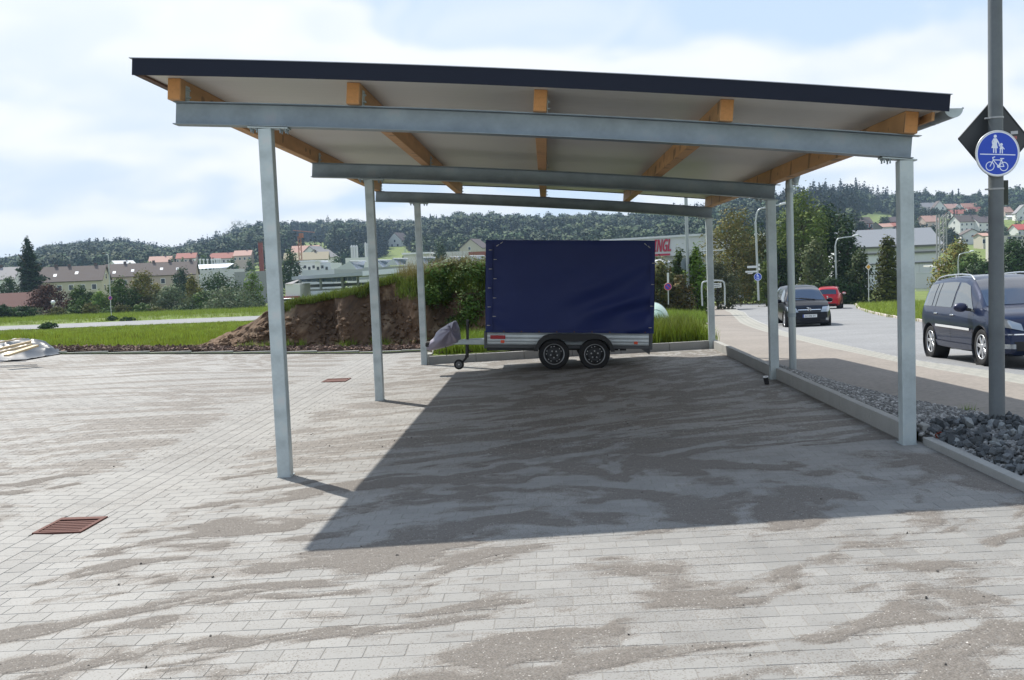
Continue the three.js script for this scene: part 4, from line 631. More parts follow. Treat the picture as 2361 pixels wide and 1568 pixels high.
// red hatchback farther on
{
  const A = onT(1932, 711, .05), pos0 = onT(1912, 711, .05), yaw = 1.24;        // seen from behind
  const o = thing('red_hatchback', 'small red hatchback driving away behind the black car', 'car', [pos0.x, T(pos0.x, pos0.z) + .05, pos0.z], yaw); const s = -pos0.z * 51 / FOC / 1.50; o.scale.setScalar(clamp(s, .85, 1.2)); 
  const k = makeCar(o, { paint: [.40, .012, .022], w: 1.66, taper: .18, R: .29, ax: [-1.15, 1.25], spokes: 6, top: [[-1.78, .60], [-1.77, .85], [-1.70, 1.0], [-1.52, 1.33], [-1.35, 1.42], [-.6, 1.48], [0, 1.47], [.3, 1.40], [.9, 1.08], [1.15, .98], [1.6, .88], [1.8, .74], [1.86, .46]],
    belt: [[-1.8, .96], [0, .92], [1.86, .84]], bottom: [[-1.78, .36], [-1.65, .27], [0, .2], [1.86, .24]], plan: [[-1.78, .98], [0, 1], [1.86, .96]], windows: [[[-1.35, -1.25], [-.7, -.7]], [[-.6, -.6], [.75, .3]]], seams: [-.65, .8], handles: [-.5], handleM: M.black, mirror: .6, ws: [1.08, .28], rw: [-1.70, -1.53] });
  const tl = [[.60, .74], [.80, .76], [.76, .98], [.66, .96]]; k.tailP('tail_light', std([.5, .05, .05], .3), tl); k.tailP('tail_light', std([.5, .05, .05], .3), mirrorPoly(tl)); k.tailP('number_plate', M.white, [[-.26, .5], [.26, .5], [.26, .6], [-.26, .6]], 6, .016); k.tailP('lower_bumper', std([.02, .012, .012], .6), [[-.7, .30], [.7, .30], [.7, .40], [-.7, .40]]);
  mesh('emblem', cy(.05, .05, .01, k.tail(.86, 0) - .012, .86, 0, 0, 0, Math.PI / 2, 16), M.chrome, o);
}
// ---------------------------------------------------------------- the bank and the heap of earth
const bankY = (x, z) => Math.max(T(x, z), Math.min(Yd(x) + .15, .16 + (z + 19.4) * .012) - .9 * smooth(22, 34, -z) * .4);
struct('grass_bank', sheet(30, 40, (u, v) => { const x = lerp(-2.3, 4.6, u), z = lerp(-19.47, -40, v); const xx = x < 3.3 ? x : 3.3 + (x - 3.3) * smooth(20, 40, -z); return [xx, bankY(xx, z) + .03 * fbm(xx * 2, z * 2, 3), z]; }, uvXZ(1 / 3)), MEADOW);
const roadPoly = [...gutterWalk, ...roadFar.slice().reverse()], roadPoly2 = [...walkEdge, ...gutterWalk.slice().reverse()];
function inPoly(P, x, z) { let c = false; for (let i = 0, j = P.length - 1; i < P.length; j = i++) if ((P[i].z > z) != (P[j].z > z) && x < (P[j].x - P[i].x) * (z - P[i].z) / (P[j].z - P[i].z) + P[i].x) c = !c; return c; }
const inRoad = (x, z) => inPoly(roadPoly, x, z) || inPoly(roadPoly2, x, z);
const heapH = x => pl([[-8.9, 0], [-8.5, .1], [-8.1, .28], [-7.7, .45], [-7.3, .62], [-6.95, .86], [-6.55, .98], [-6.2, 1.14], [-5.6, 1.22], [-5.0, 1.34], [-4.5, 1.52], [-3.6, 1.72], [-2, 1.8], [-.5, 1.7], [1.0, 1.35], [2.2, .7], [3.2, .1]], x);
const heapTopZ = x => -24.45 - .35 * (fbm(x * .8 + 3, 1, 3) - .5) * 2;
function heapFace(x, v) {             // v 0 at the foot, 1 at the lip
  const h = heapH(x), spur = Math.abs(Math.sin(x * 1.9 + 1.4 * vn(x * .9, 2) + .9 * v)), rill = fbm(x * 2.6 + v * .7, v * 1.3, 4) - .5, foot = -23.55 + .25 * fbm(x * 1.3, 9, 2);
  const steep = Math.pow(v, .55), soft = smooth(-7.0, -6.3, x) * smooth(-1.2, -2.6, x);
  let z = lerp(foot, heapTopZ(x), lerp(Math.pow(v, .95), steep, soft)) + soft * (.95 * Math.pow(spur, 3) - .3) * Math.sin(v * 2.5 + .2) + rill * .26 * Math.sin(v * 3.0 + .2) + .24 * (fbm(x * 8, v * 7, 4) - .5);
  const y = lerp(T(x, foot) - .05, T(x, foot) + h, v) + .10 * (fbm(x * 5, v * 6 + 4, 3) - .5) * smooth(0, .1, v);
  return [x, y, z];
}
{
  const t = thing('earth_heap', 'heap of dug brown earth with steep cut face and grassy top beside the trailer', 'earth heap');
  const earthTex = tex(512, 512, (u, v) => { const a = tfbm(u, v, 4, 5), b = tfbm(u, v, 50, 3), k = .62 + .85 * (a - .35) + .55 * (b - .5), w = smooth(.60, .8, tfbm(u + .5, v, 7, 3)); return [lerp(.14, .29, w) * k, lerp(.086, .205, w) * k, lerp(.05, .13, w) * k]; });
  const em = std([1, 1, 1], 1, 0, { map: earthTex });
  mesh('cut_face', sheet(420, 80, (u, v) => heapFace(lerp(-8.9, 3.2, u), v), p => [p[0] * .45, p[1] * .55 + p[2] * .2]), em, t);
  mesh('top', sheet(60, 14, (u, v) => { const x = lerp(-8.9, 3.2, u), a = heapFace(x, 1), y0 = T(x, -30); return [x, lerp(a[1] - .01, y0 - .1, smooth(.45, 1, v)) + .12 * (fbm(x * 1.5, v * 5, 3) - .5) * v, lerp(a[2], -30, v)]; }, uvXZ(1 / 3)), MEADOW, t);
  const L = [], r = rng(77); for (let i = 0; i < 1500; i++) { const x = lerp(-8.7, -.5, r()), v = Math.pow(r(), 2.4) * .7, p = heapFace(x, v), s = .014 + .06 * Math.pow(r(), 3); const g = new THREE.IcosahedronGeometry(s, 0); g.scale(1 + r() * .7, .8, 1 + r() * .5); L.push(put(g, p[0], p[1] + s * .3, p[2] + s * .4, r() * 6, r() * 6, 0)); }
  mesh('clods', L, em, t).userData.kind = 'stuff';
}
// leaf mulch strip behind the edging
struct('mulch_bed', sheet(80, 8, (u, v) => { const x = lerp(-18, -2.45, u), z = lerp(-22.74, -24.1, v); return [x, T(x, z) + .015 + .05 * fbm(x * 4, z * 6, 3), z]; }, uvXZ(1)), std([.075, .048, .035], 1));
// ---------------------------------------------------------------- trees, shrubs, grass
const leafMat = (r, g, b, tr = .25) => new THREE.MeshPhysicalMaterial({ color: lin(r, g, b), roughness: .75, side: THREE.DoubleSide, vertexColors: true, transmission: tr, thickness: 0, specularIntensity: .25 });
const farLeaf = (r, g, b) => new THREE.MeshStandardMaterial({ color: lin(r, g, b), roughness: .9, side: THREE.DoubleSide, vertexColors: true });
// leaves: n small bent quads through the volume of overlapping lobes [x, y, z, rx, ry, rz]; tone varies by clump and leaf
function leaves(seed, lobes, n, size, o = {}) {
  const r = rng(seed), P = [], C = [], N = [], vol = lobes.map(l => Math.pow(l[3] * l[4] * l[5], .7)), tot = vol.reduce((a, b) => a + b, 0);
  const tones = lobes.map(() => .72 + .56 * r());
  for (let i = 0; i < n; i++) {
    let q = r() * tot, k = 0; while (q > vol[k] && k < lobes.length - 1) q -= vol[k++];
    const l = lobes[k], th = r() * 6.283, ph = Math.acos(2 * r() - 1), rad = Math.pow(r(), o.shell ?? .34), wob = 1 + .22 * Math.sin(th * 3 + ph * 4 + k * 2) + .14 * Math.sin(th * 7 - ph * 5 + k);
    const nx = Math.sin(ph) * Math.cos(th), ny = Math.cos(ph), nz = Math.sin(ph) * Math.sin(th);
    const c = V(l[0] + nx * l[3] * rad * wob, l[1] + ny * l[4] * rad * wob, l[2] + nz * l[5] * rad * wob); if (c.y < (o.floor ?? -1e9)) c.y = (o.floor ?? 0) + r() * size;
    const s = size * (.55 + .9 * r()), a = r() * 6.283, nor = V(nx + (r() - .5) * 1.5, ny * .8 + .35 + (r() - .5) * 1.2, nz + (r() - .5) * 1.5).normalize(), t = V(Math.cos(a), o.droop ? -o.droop : (r() - .5), Math.sin(a)).cross(nor).normalize(), b = nor.clone().cross(t);
    const sn = V(nx, ny + .15, nz).addScaledVector(nor, o.rough ?? .7).normalize(); const w = s * (o.thin ?? .55), p0 = c.clone().addScaledVector(b, -s * .5), p1 = c.clone().addScaledVector(t, w * .5).addScaledVector(nor, s * .12), p2 = c.clone().addScaledVector(b, s * .5), p3 = c.clone().addScaledVector(t, -w * .5).addScaledVector(nor, s * .12);
    const tv = o.tv ?? .6, tone = tones[k] * (1 - tv / 2 + tv * r()), hue = (r() - .5) * (o.hue ?? .3), col = [tone * (1 + hue * .9), tone, tone * (1 - hue * .6)];
    for (const [x, y, z] of [[p0, p1, p2], [p0, p2, p3]]) for (const p of [x, y, z]) { P.push(p.x, p.y, p.z); C.push(...col); N.push(sn.x, sn.y, sn.z); }
  }
  const g = new THREE.BufferGeometry(); g.setAttribute('position', new THREE.BufferAttribute(new Float32Array(P), 3)); g.setAttribute('normal', new THREE.BufferAttribute(new Float32Array(N), 3)); g.setAttribute('color', new THREE.BufferAttribute(new Float32Array(C), 3)); return g;
}
const bark = std([.06, .045, .032], .95);
function limbs(seed, h, r0, spread, n = 6) { const r = rng(seed), L = [cy(r0 * .45, r0, h * .7, 0, h * .35, 0, 0, 0, 0, 9)]; for (let i = 0; i < n; i++) { const y = h * (.2 + .45 * i / n), a = r() * 6.283; L.push(tube([V(0, y, 0), V(Math.cos(a) * spread * .4, y + h * .12, Math.sin(a) * spread * .4), V(Math.cos(a) * spread * .8, y + h * (.14 + .1 * r()), Math.sin(a) * spread * .8)], r0 * .32, 5, 5)); } return L; }
function roundLobes(seed, w, h, n, low = .1) { const r = rng(seed), L = []; for (let i = 0; i < n; i++) { const t = (i + .5) / n, y = lerp(low, .86, t), ww = 1.3 * Math.sin(Math.PI * Math.pow(clamp(t * .88 + .1), .8)), a = i * 2.4 + r(), q = w * .5 * ww * (.35 + .35 * r()); const s = lerp(.30, .19, t) * (.8 + .5 * r()); L.push([Math.cos(a) * q, y * h, Math.sin(a) * q, w * s, h * s * .62, w * s]); } L.push([0, h * .55, 0, w * .36, h * .36, w * .36]); return L; }
// plants are set from where their foot and outline stand in the survey grid
function plantAt(kind, name, label, px, yFoot, yTop, wpx, d, mat, o = {}) {
  const b = at(px, yFoot, d), s = d / FOC, h = (yFoot - yTop) * s * 1.05, w = wpx * s * 1.12, seed = Math.round(px * 7 + yTop * 3), foot = T(b.x, b.z), drop = Math.max(0, b.y - foot);
  const t = thing(name, label, kind, [b.x, b.y - drop, b.z], 0, o.group); const H = h + drop;
  const lobes = o.lobes ? o.lobes(seed, w, H) : roundLobes(seed, w, H, o.n ?? 9, o.low ?? .12);
  mesh(o.crown ?? (kind == 'shrub' ? 'foliage' : 'crown'), leaves(seed, lobes, o.leaves ?? 3000, o.size ?? Math.max(.16, d * .0022), { floor: .03, ...o.leaf }), mat, t);
  mesh(kind == 'shrub' ? 'stem' : 'trunk', limbs(seed, H, o.r0 ?? Math.max(.05, H * .022), w * .4, o.limbs ?? 6), bark, t);
  return t;
}
const G = { mid: leafMat(.075, .125, .030), dark: leafMat(.038, .072, .024), light: leafMat(.12, .19, .035), grey: leafMat(.12, .155, .085), yellow: leafMat(.17, .165, .035), olive: leafMat(.11, .115, .035), red: leafMat(.085, .042, .03), blue: leafMat(.045, .082, .05) };
// --- left: gardens before the apartment block
const SH = (...a) => plantAt('shrub', 'shrub', ...a), TR = (...a) => plantAt('tree', 'tree', ...a);
plantAt('tree', 'spruce_tree', 'tall dark spruce standing left of the long apartment block', 75, 722, 553, 96, 165, leafMat(.030, .055, .032, .1), { leaves: 5200, size: .62, leaf: { thin: .3, hue: .15, droop: .3 }, lobes: (s, w, h) => { const r = rng(s), L = []; for (let i = 0; i < 60; i++) { const t = Math.pow(i / 60, .85), rad = (w * .5) * (1 - t * .93) * (.55 + .6 * r()), a = i * 2.4; L.push([Math.cos(a) * rad * .62, h * (.08 + .90 * t), Math.sin(a) * rad * .62, rad * .5 + .12, h * .020 + .1, rad * .5 + .12]); } L.push([0, h * .97, 0, .22, h * .05, .22]); L.push([0, h * .4, 0, w * .14, h * .36, w * .14]); return L; } });
TR('red brown leaved tree in the gardens beside the spruce', 112, 722, 652, 84, 128, G.red, { leaves: 3400 });
SH('small red brown shrub between the red tree and the green shrub', 168, 722, 682, 40, 126, G.red, { leaves: 900 });
SH('round mid green shrub right of the red brown tree', 184, 724, 655, 54, 124, G.mid, { leaves: 2200 });
SH('light green shrub behind the small round parking sign', 232, 724, 668, 44, 122, G.light, { leaves: 1700 });
TR('bright tree just right of the small round parking sign', 278, 725, 636, 58, 124, G.mid, { leaves: 2600 });
TR('tall yellow green tree covering the gap between the two roofs', 334, 725, 622, 74, 128, G.yellow, { leaves: 3600, leaf: { hue: .5 } });
SH('silvery grey green shrub in the middle of the garden row', 396, 725, 656, 76, 122, G.grey, { leaves: 3000 });
TR('dark round tree standing before the second roof end', 421, 668, 612, 48, 190, G.dark, { leaves: 1900 });
TR('slim yellow topped tree beside the dark round tree', 446, 724, 634, 36, 128, G.yellow, { leaves: 1700 });
TR('broad dark green tree behind the wide garden shrub', 505, 724, 622, 116, 140, G.dark, { leaves: 4200 });
SH('wide grey green shrub at the right end of the garden row', 536, 728, 660, 150, 118, G.grey, { leaves: 4600, n: 13 });
TR('fresh green tree just left of the front left post', 585, 726, 622, 52, 122, G.light, { leaves: 2200 });
SH('low dark ground hugging shrub at the meadow edge', 437, 726, 703, 62, 116, G.dark, { leaves: 1500 });
SH('dark shrub at the far left edge before the red hipped roof', 8, 730, 700, 36, 112, G.dark, { leaves: 1200 });
SH('dark green shrub in front of the red hipped roof', 55, 730, 704, 62, 112, G.dark, { leaves: 1800 });
TR('dark tree left of the spruce at the picture edge', 24, 712, 632, 52, 170, G.dark, { leaves: 2200 });
SH('dark leafy shrub between the mid green and light green shrubs', 209, 724, 668, 40, 127, G.dark, { leaves: 1500 });
SH('leafy shrub left of the tall yellow green tree', 306, 724, 660, 44, 126, G.mid, { leaves: 1600 });
SH('dull green shrub right of the tall yellow green tree', 366, 724, 664, 46, 126, G.olive, { leaves: 1600 });
SH('green shrub under the slim yellow topped tree', 468, 725, 668, 56, 124, G.mid, { leaves: 1900 });
for (let i = 0; i < 7; i++) SH(`low garden bush ${['first', 'second', 'third', 'fourth', 'fifth', 'sixth', 'seventh'][i]} from the left along the meadow edge`, 130 + i * 38 + (i % 2) * 9, 726, 707 - (i % 3) * 5, 40, 117, i % 2 ? G.mid : G.olive, { leaves: 700, group: 'low bushes along the meadow edge' });
// dark weeds by the lane
for (let i = 0; i < 4; i++) SH(['dark weed clump at the foot of the lone parking sign', 'dark weed clump just right of the lone parking sign', 'small weed clump farthest right on the lane verge', 'dark weed clump on the near side of the lane'][i], [258, 289, 302, 110][i], [738, 740, 739, 756][i], [728, 731, 732, 742][i], [20, 18, 16, 34][i], [88, 87, 87, 76][i], G.dark, { leaves: 420, size: .2, limbs: 2 });
for (const [x, y, w, l] of [[300, 600, 24, 'right beside the small white roofed house above the apartment roofs'], [345, 596, 22, 'over the second apartment roof, left of the long pinkish house'], [395, 588, 22, 'in front of the low white valley house'], [420, 592, 20, 'just left of the row of silver stacks'], [470, 578, 34, 'behind the middle of the row of silver stacks'], [536, 588, 26, 'right of the row of silver stacks, before the red roofed house'], [575, 592, 26, 'left of the red brick chimney'], [545, 604, 30, 'low behind the grey roofed shed'], [640, 590, 24, 'between the front left post and the orange crane']]) TR('small round tree ' + l, x, y + 34, y, w, 370, G.mid, { leaves: 420, size: .95, limbs: 2, group: 'small trees among the valley houses' });
// --- middle distance
TR('dark dense tree beside the front left post before the white buildings', 672, 664, 571, 52, 200, G.dark, { leaves: 2600 });
TR('round dark tree between the white buildings and the sawtooth hall', 776, 628, 583, 42, 250, G.dark, { leaves: 1600 });
TR('dark tree above the flat roof left of the trailer', 1015, 592, 554, 46, 260, G.dark, { leaves: 1500 });
// --- right: the trees along the road
const wLobes = (s, w, h) => { const L = roundLobes(s, w, h, 14, .08); const r = rng(s + 1); for (let i = 0; i < 10; i++) { const a = r() * 6.283; L.push([Math.cos(a) * w * .34, h * (.3 + .62 * r()), Math.sin(a) * w * .3, w * .11, h * .10, w * .11]); } return L; };
TR('brownish willow like tree behind the rear right post', 1692, 694, 489, 128, 96, leafMat(.165, .155, .045), { leaves: 6500, size: .3, lobes: wLobes, leaf: { hue: .5, thin: .34 } });
TR('tall light topped tree standing tallest over the road bend', 1852, 700, 432, 124, 92, leafMat(.115, .16, .036), { leaves: 8000, size: .3, lobes: wLobes, leaf: { thin: .4 } });
TR('second tall tree on the right of the light topped one', 1908, 700, 464, 96, 95, G.dark, { leaves: 5600, size: .3, lobes: wLobes });
TR('dark tree sloping down before the white hall', 1956, 700, 503, 62, 92, G.dark, { leaves: 3400, size: .28, lobes: wLobes });
TR('dark tree filling the road bend behind the black car', 1792, 698, 560, 84, 92, G.dark, { leaves: 3600, size: .28 });
TR('small light leaved tree in front of the dark trees by the bend', 1880, 690, 548, 66, 86, leafMat(.10, .125, .05), { leaves: 2600, size: .24 });
TR('bright green small tree left of the rear right post', 1607, 700, 558, 46, 62, leafMat(.10, .17, .02), { leaves: 2400, size: .2 });
TR('pointed dark green tree left of the tall grey pole', 1568, 700, 566, 42, 64, leafMat(.05, .085, .02), { leaves: 2000, size: .2 });
SH('rust tinged shrub right beside the trailer behind the parking sign', 1525, 706, 592, 74, 60, G.olive, { leaves: 4200, size: .18, leaf: { hue: .6 } });
SH('olive shrub between the parking sign and the tall pole', 1568, 706, 632, 56, 59, leafMat(.10, .085, .03), { leaves: 2200, size: .17, leaf: { hue: .6 } });
SH('low dark shrub behind the framed sign board', 1655, 698, 600, 90, 80, leafMat(.06, .07, .03), { leaves: 3000, size: .22 });
TR('olive tree filling the gap behind the mid right post', 1752, 696, 540, 104, 100, G.olive, { leaves: 4200, size: .3, lobes: wLobes, leaf: { hue: .5 } });
TR('dark tree standing behind the olive one by the mid right post', 1735, 694, 516, 100, 112, G.dark, { leaves: 4200, size: .34, lobes: wLobes });
TR('dark tree in the second row behind the downpipe', 1822, 698, 486, 96, 114, G.dark, { leaves: 4600, size: .34, lobes: wLobes });
SH('green shrub between the lamp with boards and the mid right post', 1768, 694, 600, 44, 84, leafMat(.085, .12, .02), { leaves: 2200, size: .2 });
SH('dark shrub at the foot of the trees behind the red car', 1925, 704, 640, 110, 84, G.dark, { leaves: 3400, size: .24, n: 12 });
SH('ragged shrub with a dry top before the white hall wall', 1986, 696, 574, 58, 84, leafMat(.06, .085, .03), { leaves: 2200, size: .22 });
TR('dense dark conical thuja before the white hall', 2049, 690, 551, 66, 82, leafMat(.065, .075, .014), { leaves: 4600, size: .24, lobes: (s, w, h) => { const L = []; for (let i = 0; i < 9; i++) { const t = i / 8; L.push([0, h * (.06 + .84 * t), 0, w * .5 * Math.sqrt(1 - t * .82), h * .10, w * .5 * Math.sqrt(1 - t * .82)]); } return L; } });
TR('yellow turning tree with a lamp in front right of the hall', 2208, 668, 552, 76, 112, G.yellow, { leaves: 3000, size: .3, leaf: { hue: .6 } });
TR('broad tree behind the blue minivan roof', 2236, 650, 578, 80, 108, G.mid, { leaves: 2600, size: .3 });
TR('dark tree at the right edge behind the sign pole', 2335, 650, 546, 100, 104, G.dark, { leaves: 4200, size: .3, n: 12 });
SH('dark hedge before the right edge above the minivan', 2270, 660, 600, 96, 100, G.dark, { leaves: 2800, size: .28 });
TR('round tree half hiding the white gabled house', 2239, 575, 545, 22, 430, G.dark, { leaves: 500, size: .9 });
// --- tall grass
function blade(h, w, lean, a) { const c = Math.cos(a), s = Math.sin(a), P = []; const f = (t, k) => { const x = lean * t * t, ww = w * (1 - t) * .5 * k; return [c * x - s * ww, h * t, s * x + c * ww]; }; return quadGeo([...f(0, -1), ...f(0, 1), ...f(.55, 1), ...f(0, -1), ...f(.55, 1), ...f(.55, -1), ...f(.55, -1), ...f(.55, 1), ...f(1, 0)], null, null); }
function tuftGeo(seed, n, h, w, spread) { const r = rng(seed), L = []; for (let i = 0; i < n; i++) L.push(put(blade(h * (.5 + .6 * r()), w, h * (.1 + .5 * r()), r() * 6.283), (r() - .5) * spread, 0, (r() - .5) * spread)); return mg(L); }
function scatter(name, label, cat, geo, mat, n, seed, place, tint = .35) {
  const m = new THREE.InstancedMesh(geo, mat, n), r = rng(seed), M4 = new THREE.Matrix4(), q = new THREE.Quaternion(), e = new THREE.Euler(), c = new THREE.Color();
  for (let i = 0; i < n; i++) { const p = place(r, i), s = p[3] ?? 1; M4.compose(V(p[0], p[1], p[2]), q.setFromEuler(e.set((r() - .5) * .2 + (p[5] ?? 0), r() * 6.283, (r() - .5) * .2)), V(s * (p[4] ?? 1), s, s * (p[4] ?? 1))); m.setMatrixAt(i, M4); const t = 1 + (r() - .5) * tint * 2, y = r() * tint; m.setColorAt(i, c.setRGB(t + y * .5, t, t - y * .5)); }
  m.name = numbered(name); scene.add(m); tag(m, label, cat, null, 'stuff'); return m;
}
const bladeMat = (r, g, b) => new THREE.MeshPhysicalMaterial({ color: lin(r, g, b), roughness: .7, side: THREE.DoubleSide, transmission: .3, thickness: 0, specularIntensity: .3 });
const lawnMat = bladeMat(.215, .30, .042), weedMat = bladeMat(.19, .29, .04), dryMat = bladeMat(.20, .185, .075);
scatter('meadow_grass', 'short bright green meadow grass at left beyond the yard', 'grass', tuftGeo(1, 9, .13, .016, .3), lawnMat, 42000, 21, r => { const z = -24.2 - 54 * Math.pow(r(), 1.5), x = lerp(-.62 * -z - 4, 3, r()); return [x, T(x, z) - .01, z, .5 + .9 * r() * (.5 + vn(x * .6, z * .6))]; }, .5);
scatter('meadow_grass', 'green grass on the far side of the meadow lane', 'grass', tuftGeo(2, 9, .3, .03, .6), lawnMat, 12000, 22, r => { const z = -86.6 - 34 * r(), x = lerp(-66, 6, r()); return [x, T(x, z) - .02, z, .6 + .8 * r()]; }, .3);
scatter('verge_grass', 'tall grass on the bank right of the trailer', 'grass', tuftGeo(3, 9, .30, .014, .22), weedMat, 11000, 23, r => { const z = -19.65 - 16 * r() * r(), x = lerp(-2.2, 3.25 + .1 * Math.max(0, -z - 21), r()); return [x, bankY(x, z) - .02, z, .6 + .75 * r()]; }, .4);
scatter('verge_grass', 'green grass verge with seed heads beyond the road bend', 'grass', tuftGeo(4, 8, .5, .03, .5), weedMat, 9000, 24, r => { const px = lerp(1500, 1780, r()), d = 44 + 46 * r(), p = at(px, 700, d); return [p.x, T(p.x, p.z) - .02, p.z, inRoad(p.x, p.z) ? .001 : .6 + .7 * r()]; }, .4);
scatter('verge_grass', 'green grass verge on the far side of the road at right', 'grass', tuftGeo(5, 9, .34, .026, .4), lawnMat, 16000, 25, r => { const d = 24 + 56 * Math.pow(r(), 1.2), px = lerp(1960, 2600, r()), p = at(px, 700, d); return [p.x, T(p.x, p.z) - .02, p.z, inRoad(p.x, p.z) ? .001 : .6 + .7 * r()]; }, .3);
{ // chips of the mulch
  const m = std([1, 1, 1], .9), geo = mg([bx(.07, .008, .035, 0, 0, 0), bx(.04, .008, .05, .04, .01, .03)]);
  const o = scatter('bark_chips', 'reddish brown bark chips and leaves in the strip behind the yard edging', 'bark chips', geo, m, 6500, 31, r => { const x = lerp(-14, 2.6, r()), z = x < -2.4 ? lerp(-22.78, -23.5, r()) : lerp(-19.6, -23.6, r()); return [x, (x < -2.4 ? T(x, z) + .045 + .04 * r() : bankY(x, z) + .03 + .03 * r()), z, .4 + .75 * r(), 1, r() * 2]; }, 0);
  const r = rng(8), c = new THREE.Color(); for (let i = 0; i < 6500; i++) { const k = .4 + 1.4 * r(), w = r() < .08 ? 2 : 1; o.setColorAt(i, c.setRGB(.098 * k * w, .062 * k * w, .046 * k * w)); }
}
// grass over the lip of the earth heap, weeds on its right part
scatter('heap_grass', 'green grass hanging over the lip of the earth heap', 'grass', tuftGeo(6, 11, .15, .014, .2), bladeMat(.13, .19, .035), 2600, 41, r => { let x = lerp(-6.7, -.4, Math.pow(r(), .9)); const v = .93 + .07 * r() + (x > -3.6 ? -.25 * r() : 0) - (vn(x * 2.2, 5) > .58 ? .12 * r() : 0), p = heapFace(x, Math.min(v, 1)); return [p[0], p[1] - .03, p[2] + .02 - (v > .97 ? r() * 1.2 : 0), .5 + .7 * r()]; }, .4);
scatter('heap_grass', 'dry brown stalks standing on the earth heap near the trailer', 'dry grass', tuftGeo(7, 6, .75, .010, .3), dryMat, 900, 42, r => { const x = lerp(-3.6, -.3, r()), p = heapFace(x, .9 + .1 * r()); return [p[0], p[1] - .03, p[2] - r() * .9, .4 + .7 * r()]; }, .4);
scatter('heap_grass', 'sparse grass tufts along the foot of the earth heap', 'grass', tuftGeo(8, 8, .2, .014, .2), weedMat, 900, 43, r => { const x = lerp(-8.8, 1, r()), p = heapFace(x, .14 * r()); return [p[0], p[1], p[2] + .1, (.3 + .9 * r()) * (vn(x * 2.5, 3) > .45 ? 1 : .2)]; }, .4);
{
  const lob = [], r = rng(91); for (let i = 0; i < 34; i++) { const x = lerp(-3.0, -.6, r()), v = lerp(.22, 1, Math.pow(r(), .8)), p = heapFace(x, v); if (x > -1.6 && v < .45) continue; lob.push([p[0], p[1], p[2] + .08, .26 + .16 * r(), .20 + .16 * r(), .2]); }
  const o = solo('weed_thicket', leaves(92, lob, 9000, .085, { thin: .4, hue: .5 }), leafMat(.085, .145, .030), 'thick green weeds covering the right side of the earth heap', 'weeds', null, 'stuff');
  const l2 = []; for (let i = 0; i < 16; i++) { const x = lerp(-2.6, -.4, r()), p = heapFace(x, 1); l2.push([p[0], p[1] + .1, p[2] - .1, .25, .2, .2]); }
  solo('weed_thicket', leaves(93, l2, 2600, .075, { thin: .35, hue: .6 }), leafMat(.14, .145, .05), 'yellowish weeds crowning the heap just left of the trailer', 'weeds', null, 'stuff');
}
scatter('bank_weeds', 'yellow green weeds on the bank by the rear right post', 'weeds', tuftGeo(9, 12, .5, .02, .25), bladeMat(.14, .20, .03), 1500, 44, r => { const x = lerp(1.6, 3.1, r()), z = lerp(-19.7, -23, r()); return [x, bankY(x, z) - .02, z, .4 + .8 * r()]; }, .5);
// gravel and rocks at the right
const gravelY = (x, z) => lerp(lerp(Yd(3.2) + .135, .085, smooth(-9.3, -8.7, z)), T(x, z) + .085, smooth(3.27, 4.0, x));
{
  struct('gravel_bed', sheet(8, 60, (u, v) => { const z = lerp(2, -15.2, v), xs = z > -8.9 ? 3.372 : 3.275, x1 = pl([[-15.2, 3.32], [-14.6, 3.34], [-13.4, 3.62], [-10.9, 3.95], [-9.3, 4.2], [-7, 4.55], [6, 5]], z), x = lerp(xs, x1, u); return [x, gravelY(x, z) - .02, z]; }, uvXZ(1)), std([.10, .10, .10], 1));
  const m = std([1, 1, 1], .85), geo = new THREE.IcosahedronGeometry(1, 0), r0 = rng(55), o = scatter('gravel', 'grey crushed gravel between the retaining kerb and the pavement', 'gravel', geo, m, 16000, 51, r => { const z = lerp(-3.5, -15.0, Math.pow(r(), .85)), x1 = pl([[-15.2, 3.34], [-14.6, 3.38], [-13.4, 3.62], [-10.9, 3.95], [-9.3, 4.2], [-7, 4.5]], z), x = lerp(z > -8.95 ? 3.39 : 3.29, x1, r()), s = .007 + .014 * r(); return [x, gravelY(x, z) - .012 + s * .6, z, s, 1.15, r() * 3]; }, 0);
  const c = new THREE.Color(); for (let i = 0; i < 16000; i++) { const k = .45 + 1.2 * r0() * r0() * 1.3; o.setColorAt(i, c.setRGB(.25 * k, .25 * k, .245 * k)); }
}
